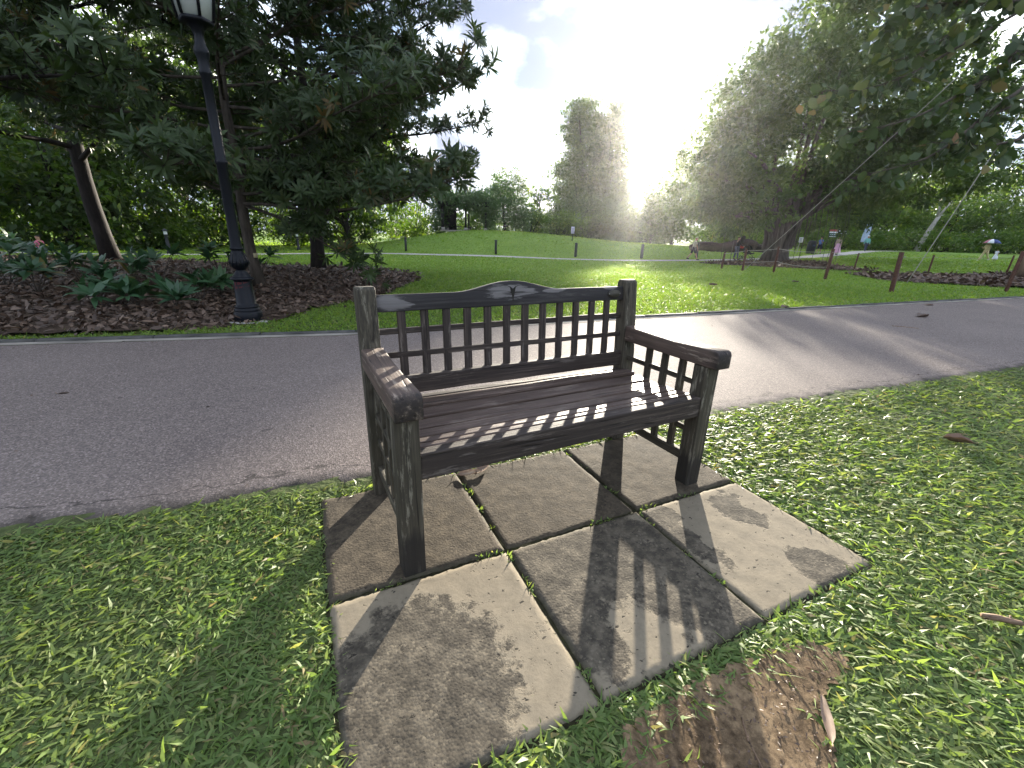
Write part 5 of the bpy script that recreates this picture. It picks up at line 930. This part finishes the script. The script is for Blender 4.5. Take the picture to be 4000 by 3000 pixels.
# ------------------------------------------------------------------ fallen leaves, sticks
def curled_leaf(x, y, z, L, W, rz, label, rnd=.5, curl=.5, roll=0.0):
    n, m_ = 9, 5; s = np.linspace(0, 1, n); w = np.linspace(-1, 1, m_); S, Wd = np.meshgrid(s, w, indexing='ij'); half = W / 2 * np.sin(np.pi * S ** .8) ** .7
    jit = np.array([[noise.noise((a * 4 + x, b * 3 + y, 1)) for b in w] for a in s])
    V = np.stack([L * (S - .5), Wd * half, curl * W * (np.abs(Wd) ** 1.6 * .55 * np.sin(np.pi * S) ** .5 + .6 * (S - .5) ** 2) + .12 * W * jit], -1).reshape(-1, 3); V[:, 2] -= V[:, 2].min() - .002
    i = (np.arange(n - 1)[:, None] * m_ + np.arange(m_ - 1)[None]).reshape(-1); F = np.stack([i, i + m_, i + m_ + 1, i + 1], 1)
    t = thing('fallen_leaf', label, 'leaf', (x, y, z), rz, 'fallen leaves'); t.rotation_euler[0] = roll
    link('blade', np_mesh('blade', V, [F], M['litter'], True, {'rnd': np.clip(rnd + .2 * jit.ravel(), 0, 1)}), t); e = V.reshape(n, m_, 3)[0, 2]; mb = MB(); mb.tube([e, e + np.array([-.12 * L, .03 * L, .01])], [.0022, .0015], 5); mb.build('stalk', M['stick'], t, True)
zr = lambda x, y: gz(x, y) - .010
curled_leaf(6.69, 7.0, zr(6.69, 7), .28, .13, .35, 'large curled brown leaf on the far right of the road', .45, .8)
curled_leaf(8.15, 8.48, zr(8.15, 8.48), .2, .1, .2, 'light brown leaf near the far kerb at the right', .8, .6)
curled_leaf(4.73, 7.5, gz(4.73, 7.5) + .0, .2, .11, .5, 'brown leaf lying on the kerb right of the bench', .5, .6)
curled_leaf(-3.01, 2.65, zr(-3, 2.65), .07, .03, .3, 'small dark leaf alone on the left side of the road', .15, .7)
curled_leaf(5.14, 11.3, gz(5.14, 11.3) + .01, .26, .14, .3, 'brown leaf on the sunlit lawn right behind the bench', .4, .7)
curled_leaf(8.59, 13.4, gz(8.59, 13.4) + .01, .26, .13, .2, 'brown leaf on the lawn between the bench and the tall stake', .4, .6)
curled_leaf(2.6, 2.25, .008, .13, .075, 2.6, 'crumpled brown leaf on the near grass right of the bench', .6, .9)
curled_leaf(-.19, 1.76, .006, .12, .05, .35, 'pale dry leaf under the bench on the back slabs', .93, .45)
curled_leaf(-.13, 1.80, .006, .1, .045, 1.0, 'second pale dry leaf under the bench, touching the first', .88, .5)
curled_leaf(.775, .705, .004, .125, .024, 1.15, 'long narrow tan leaf at the edge of the bare soil', .9, .5)
curled_leaf(-3.95, 4.16, zr(-3.95, 4.16) + .004, .11, .05, .2, 'yellowish leaf at the kerb left of the lamp post', .97, .4)
def stick(pts, r, label, name='stick', mat='stick'):
    pts = np.array(pts, float); o = pts[0].copy(); t = thing(name, label, 'stick', tuple(o)); mb = MB(); mb.tube(pts - o, r, 8); mb.build('wood', M[mat], t, True); mb = MB(); m_ = pts[len(pts) // 2] - o; mb.tube([m_, m_ + np.array([.004, .012, .01])], [np.mean(r) * .6, np.mean(r) * .3], 5); mb.build('side_shoot', M[mat], t)
stick([(1.465, 1.013, .012), (1.5, 1.004, .016), (1.535, .994, .014), (1.56, .989, .012)], [.009, .0095, .0085, .0075], 'short thick broken stick in the grass at the right edge')
stick([(5.42, 6.08, zr(5.4, 6) + .006), (5.55, 6.02, zr(5.5, 6) + .007), (5.68, 5.94, zr(5.6, 6) + .006)], [.008, .007, .005], 'thin pale twig lying on the right half of the road')
stick([(.575, .707, -.002), (.566, .68, .006), (.562, .653, .004), (.565, .625, .002), (.568, .59, .0)], [.0022, .002, .002, .0018, .0015], 'thin reddish twig on the bare soil at the bottom', 'twig')
# flecks of dead leaf blown over the road
n = 420; x = RNG.uniform(-7, 12, n); y = near_edge(x) + (far_edge(x) - .1 - near_edge(x)) * RNG.choice([0, 1], n, p=[.35, .65]) * 1.0; y = np.where(RNG.random(n) < .3, near_edge(x) + RNG.random(n) * (far_edge(x) - near_edge(x) - .2), np.where(y > near_edge(x) + .5, y - np.abs(RNG.normal(0, .12, n)), y + np.abs(RNG.normal(.05, .1, n)))); az = RNG.uniform(0, 6.28, n)
V, q, tt, r = leaves(np.stack([x, y, terr(x, y) + .001], 1), np.stack([np.cos(az), np.sin(az), RNG.normal(.1, .15, n)], 1), np.tile([0, 0, 1.], (n, 1)) + RNG.normal(0, .3, (n, 3)), RNG.uniform(.008, .035, n), RNG.uniform(.003, .014, n), 'leaf6', .1, .4, RNG.beta(1.4, 1.6, n))
tag(link('road_debris', np_mesh('road_debris', V, [q, tt], M['litter'], False, {'rnd': r})), 'specks of dead leaf scattered over the road', 'debris', kind='stuff')
# crumbs and straw on the soil
n = 1500; x = RNG.uniform(.2, .95, n); y = RNG.uniform(.3, .9, n); k = pip(x, y, DIRT); x, y = x[k], y[k]; n = len(x); az = RNG.uniform(0, 6.28, n)
V, q, tt, r = leaves(np.stack([x, y, np.full(n, -.001) + RNG.uniform(0, .004, n)], 1), np.stack([np.cos(az), np.sin(az), RNG.normal(0, .25, n)], 1), np.tile([0, 0, 1.], (n, 1)) + RNG.normal(0, .5, (n, 3)), RNG.uniform(.003, .014, n), RNG.uniform(.001, .005, n), 'leaf6', .1, .3, RNG.beta(1.6, 2.4, n))
tag(link('soil_crumbs', np_mesh('soil_crumbs', V, [q, tt], M['litter'], False, {'rnd': r})), 'straw bits and crumbs scattered over the bare soil', 'debris', kind='stuff')

# ------------------------------------------------------------------ haze volume added for the glow and veil towards the sun
hm, nt = new_mat('glow_haze'); vol = node(nt, 'ShaderNodeVolumePrincipled', {'Color': (.95, .95, .97, 1), 'Density': .00025, 'Anisotropy': .82})
nt.links.new(vol.outputs[0], node(nt, 'ShaderNodeOutputMaterial').inputs['Volume'])
mb = MB(); mb.box((0, 185, 13), (560, 480, 29)); tag(mb.build('haze', hm), 'thin haze volume added for the sun glow over the park', 'haze', kind='stuff')
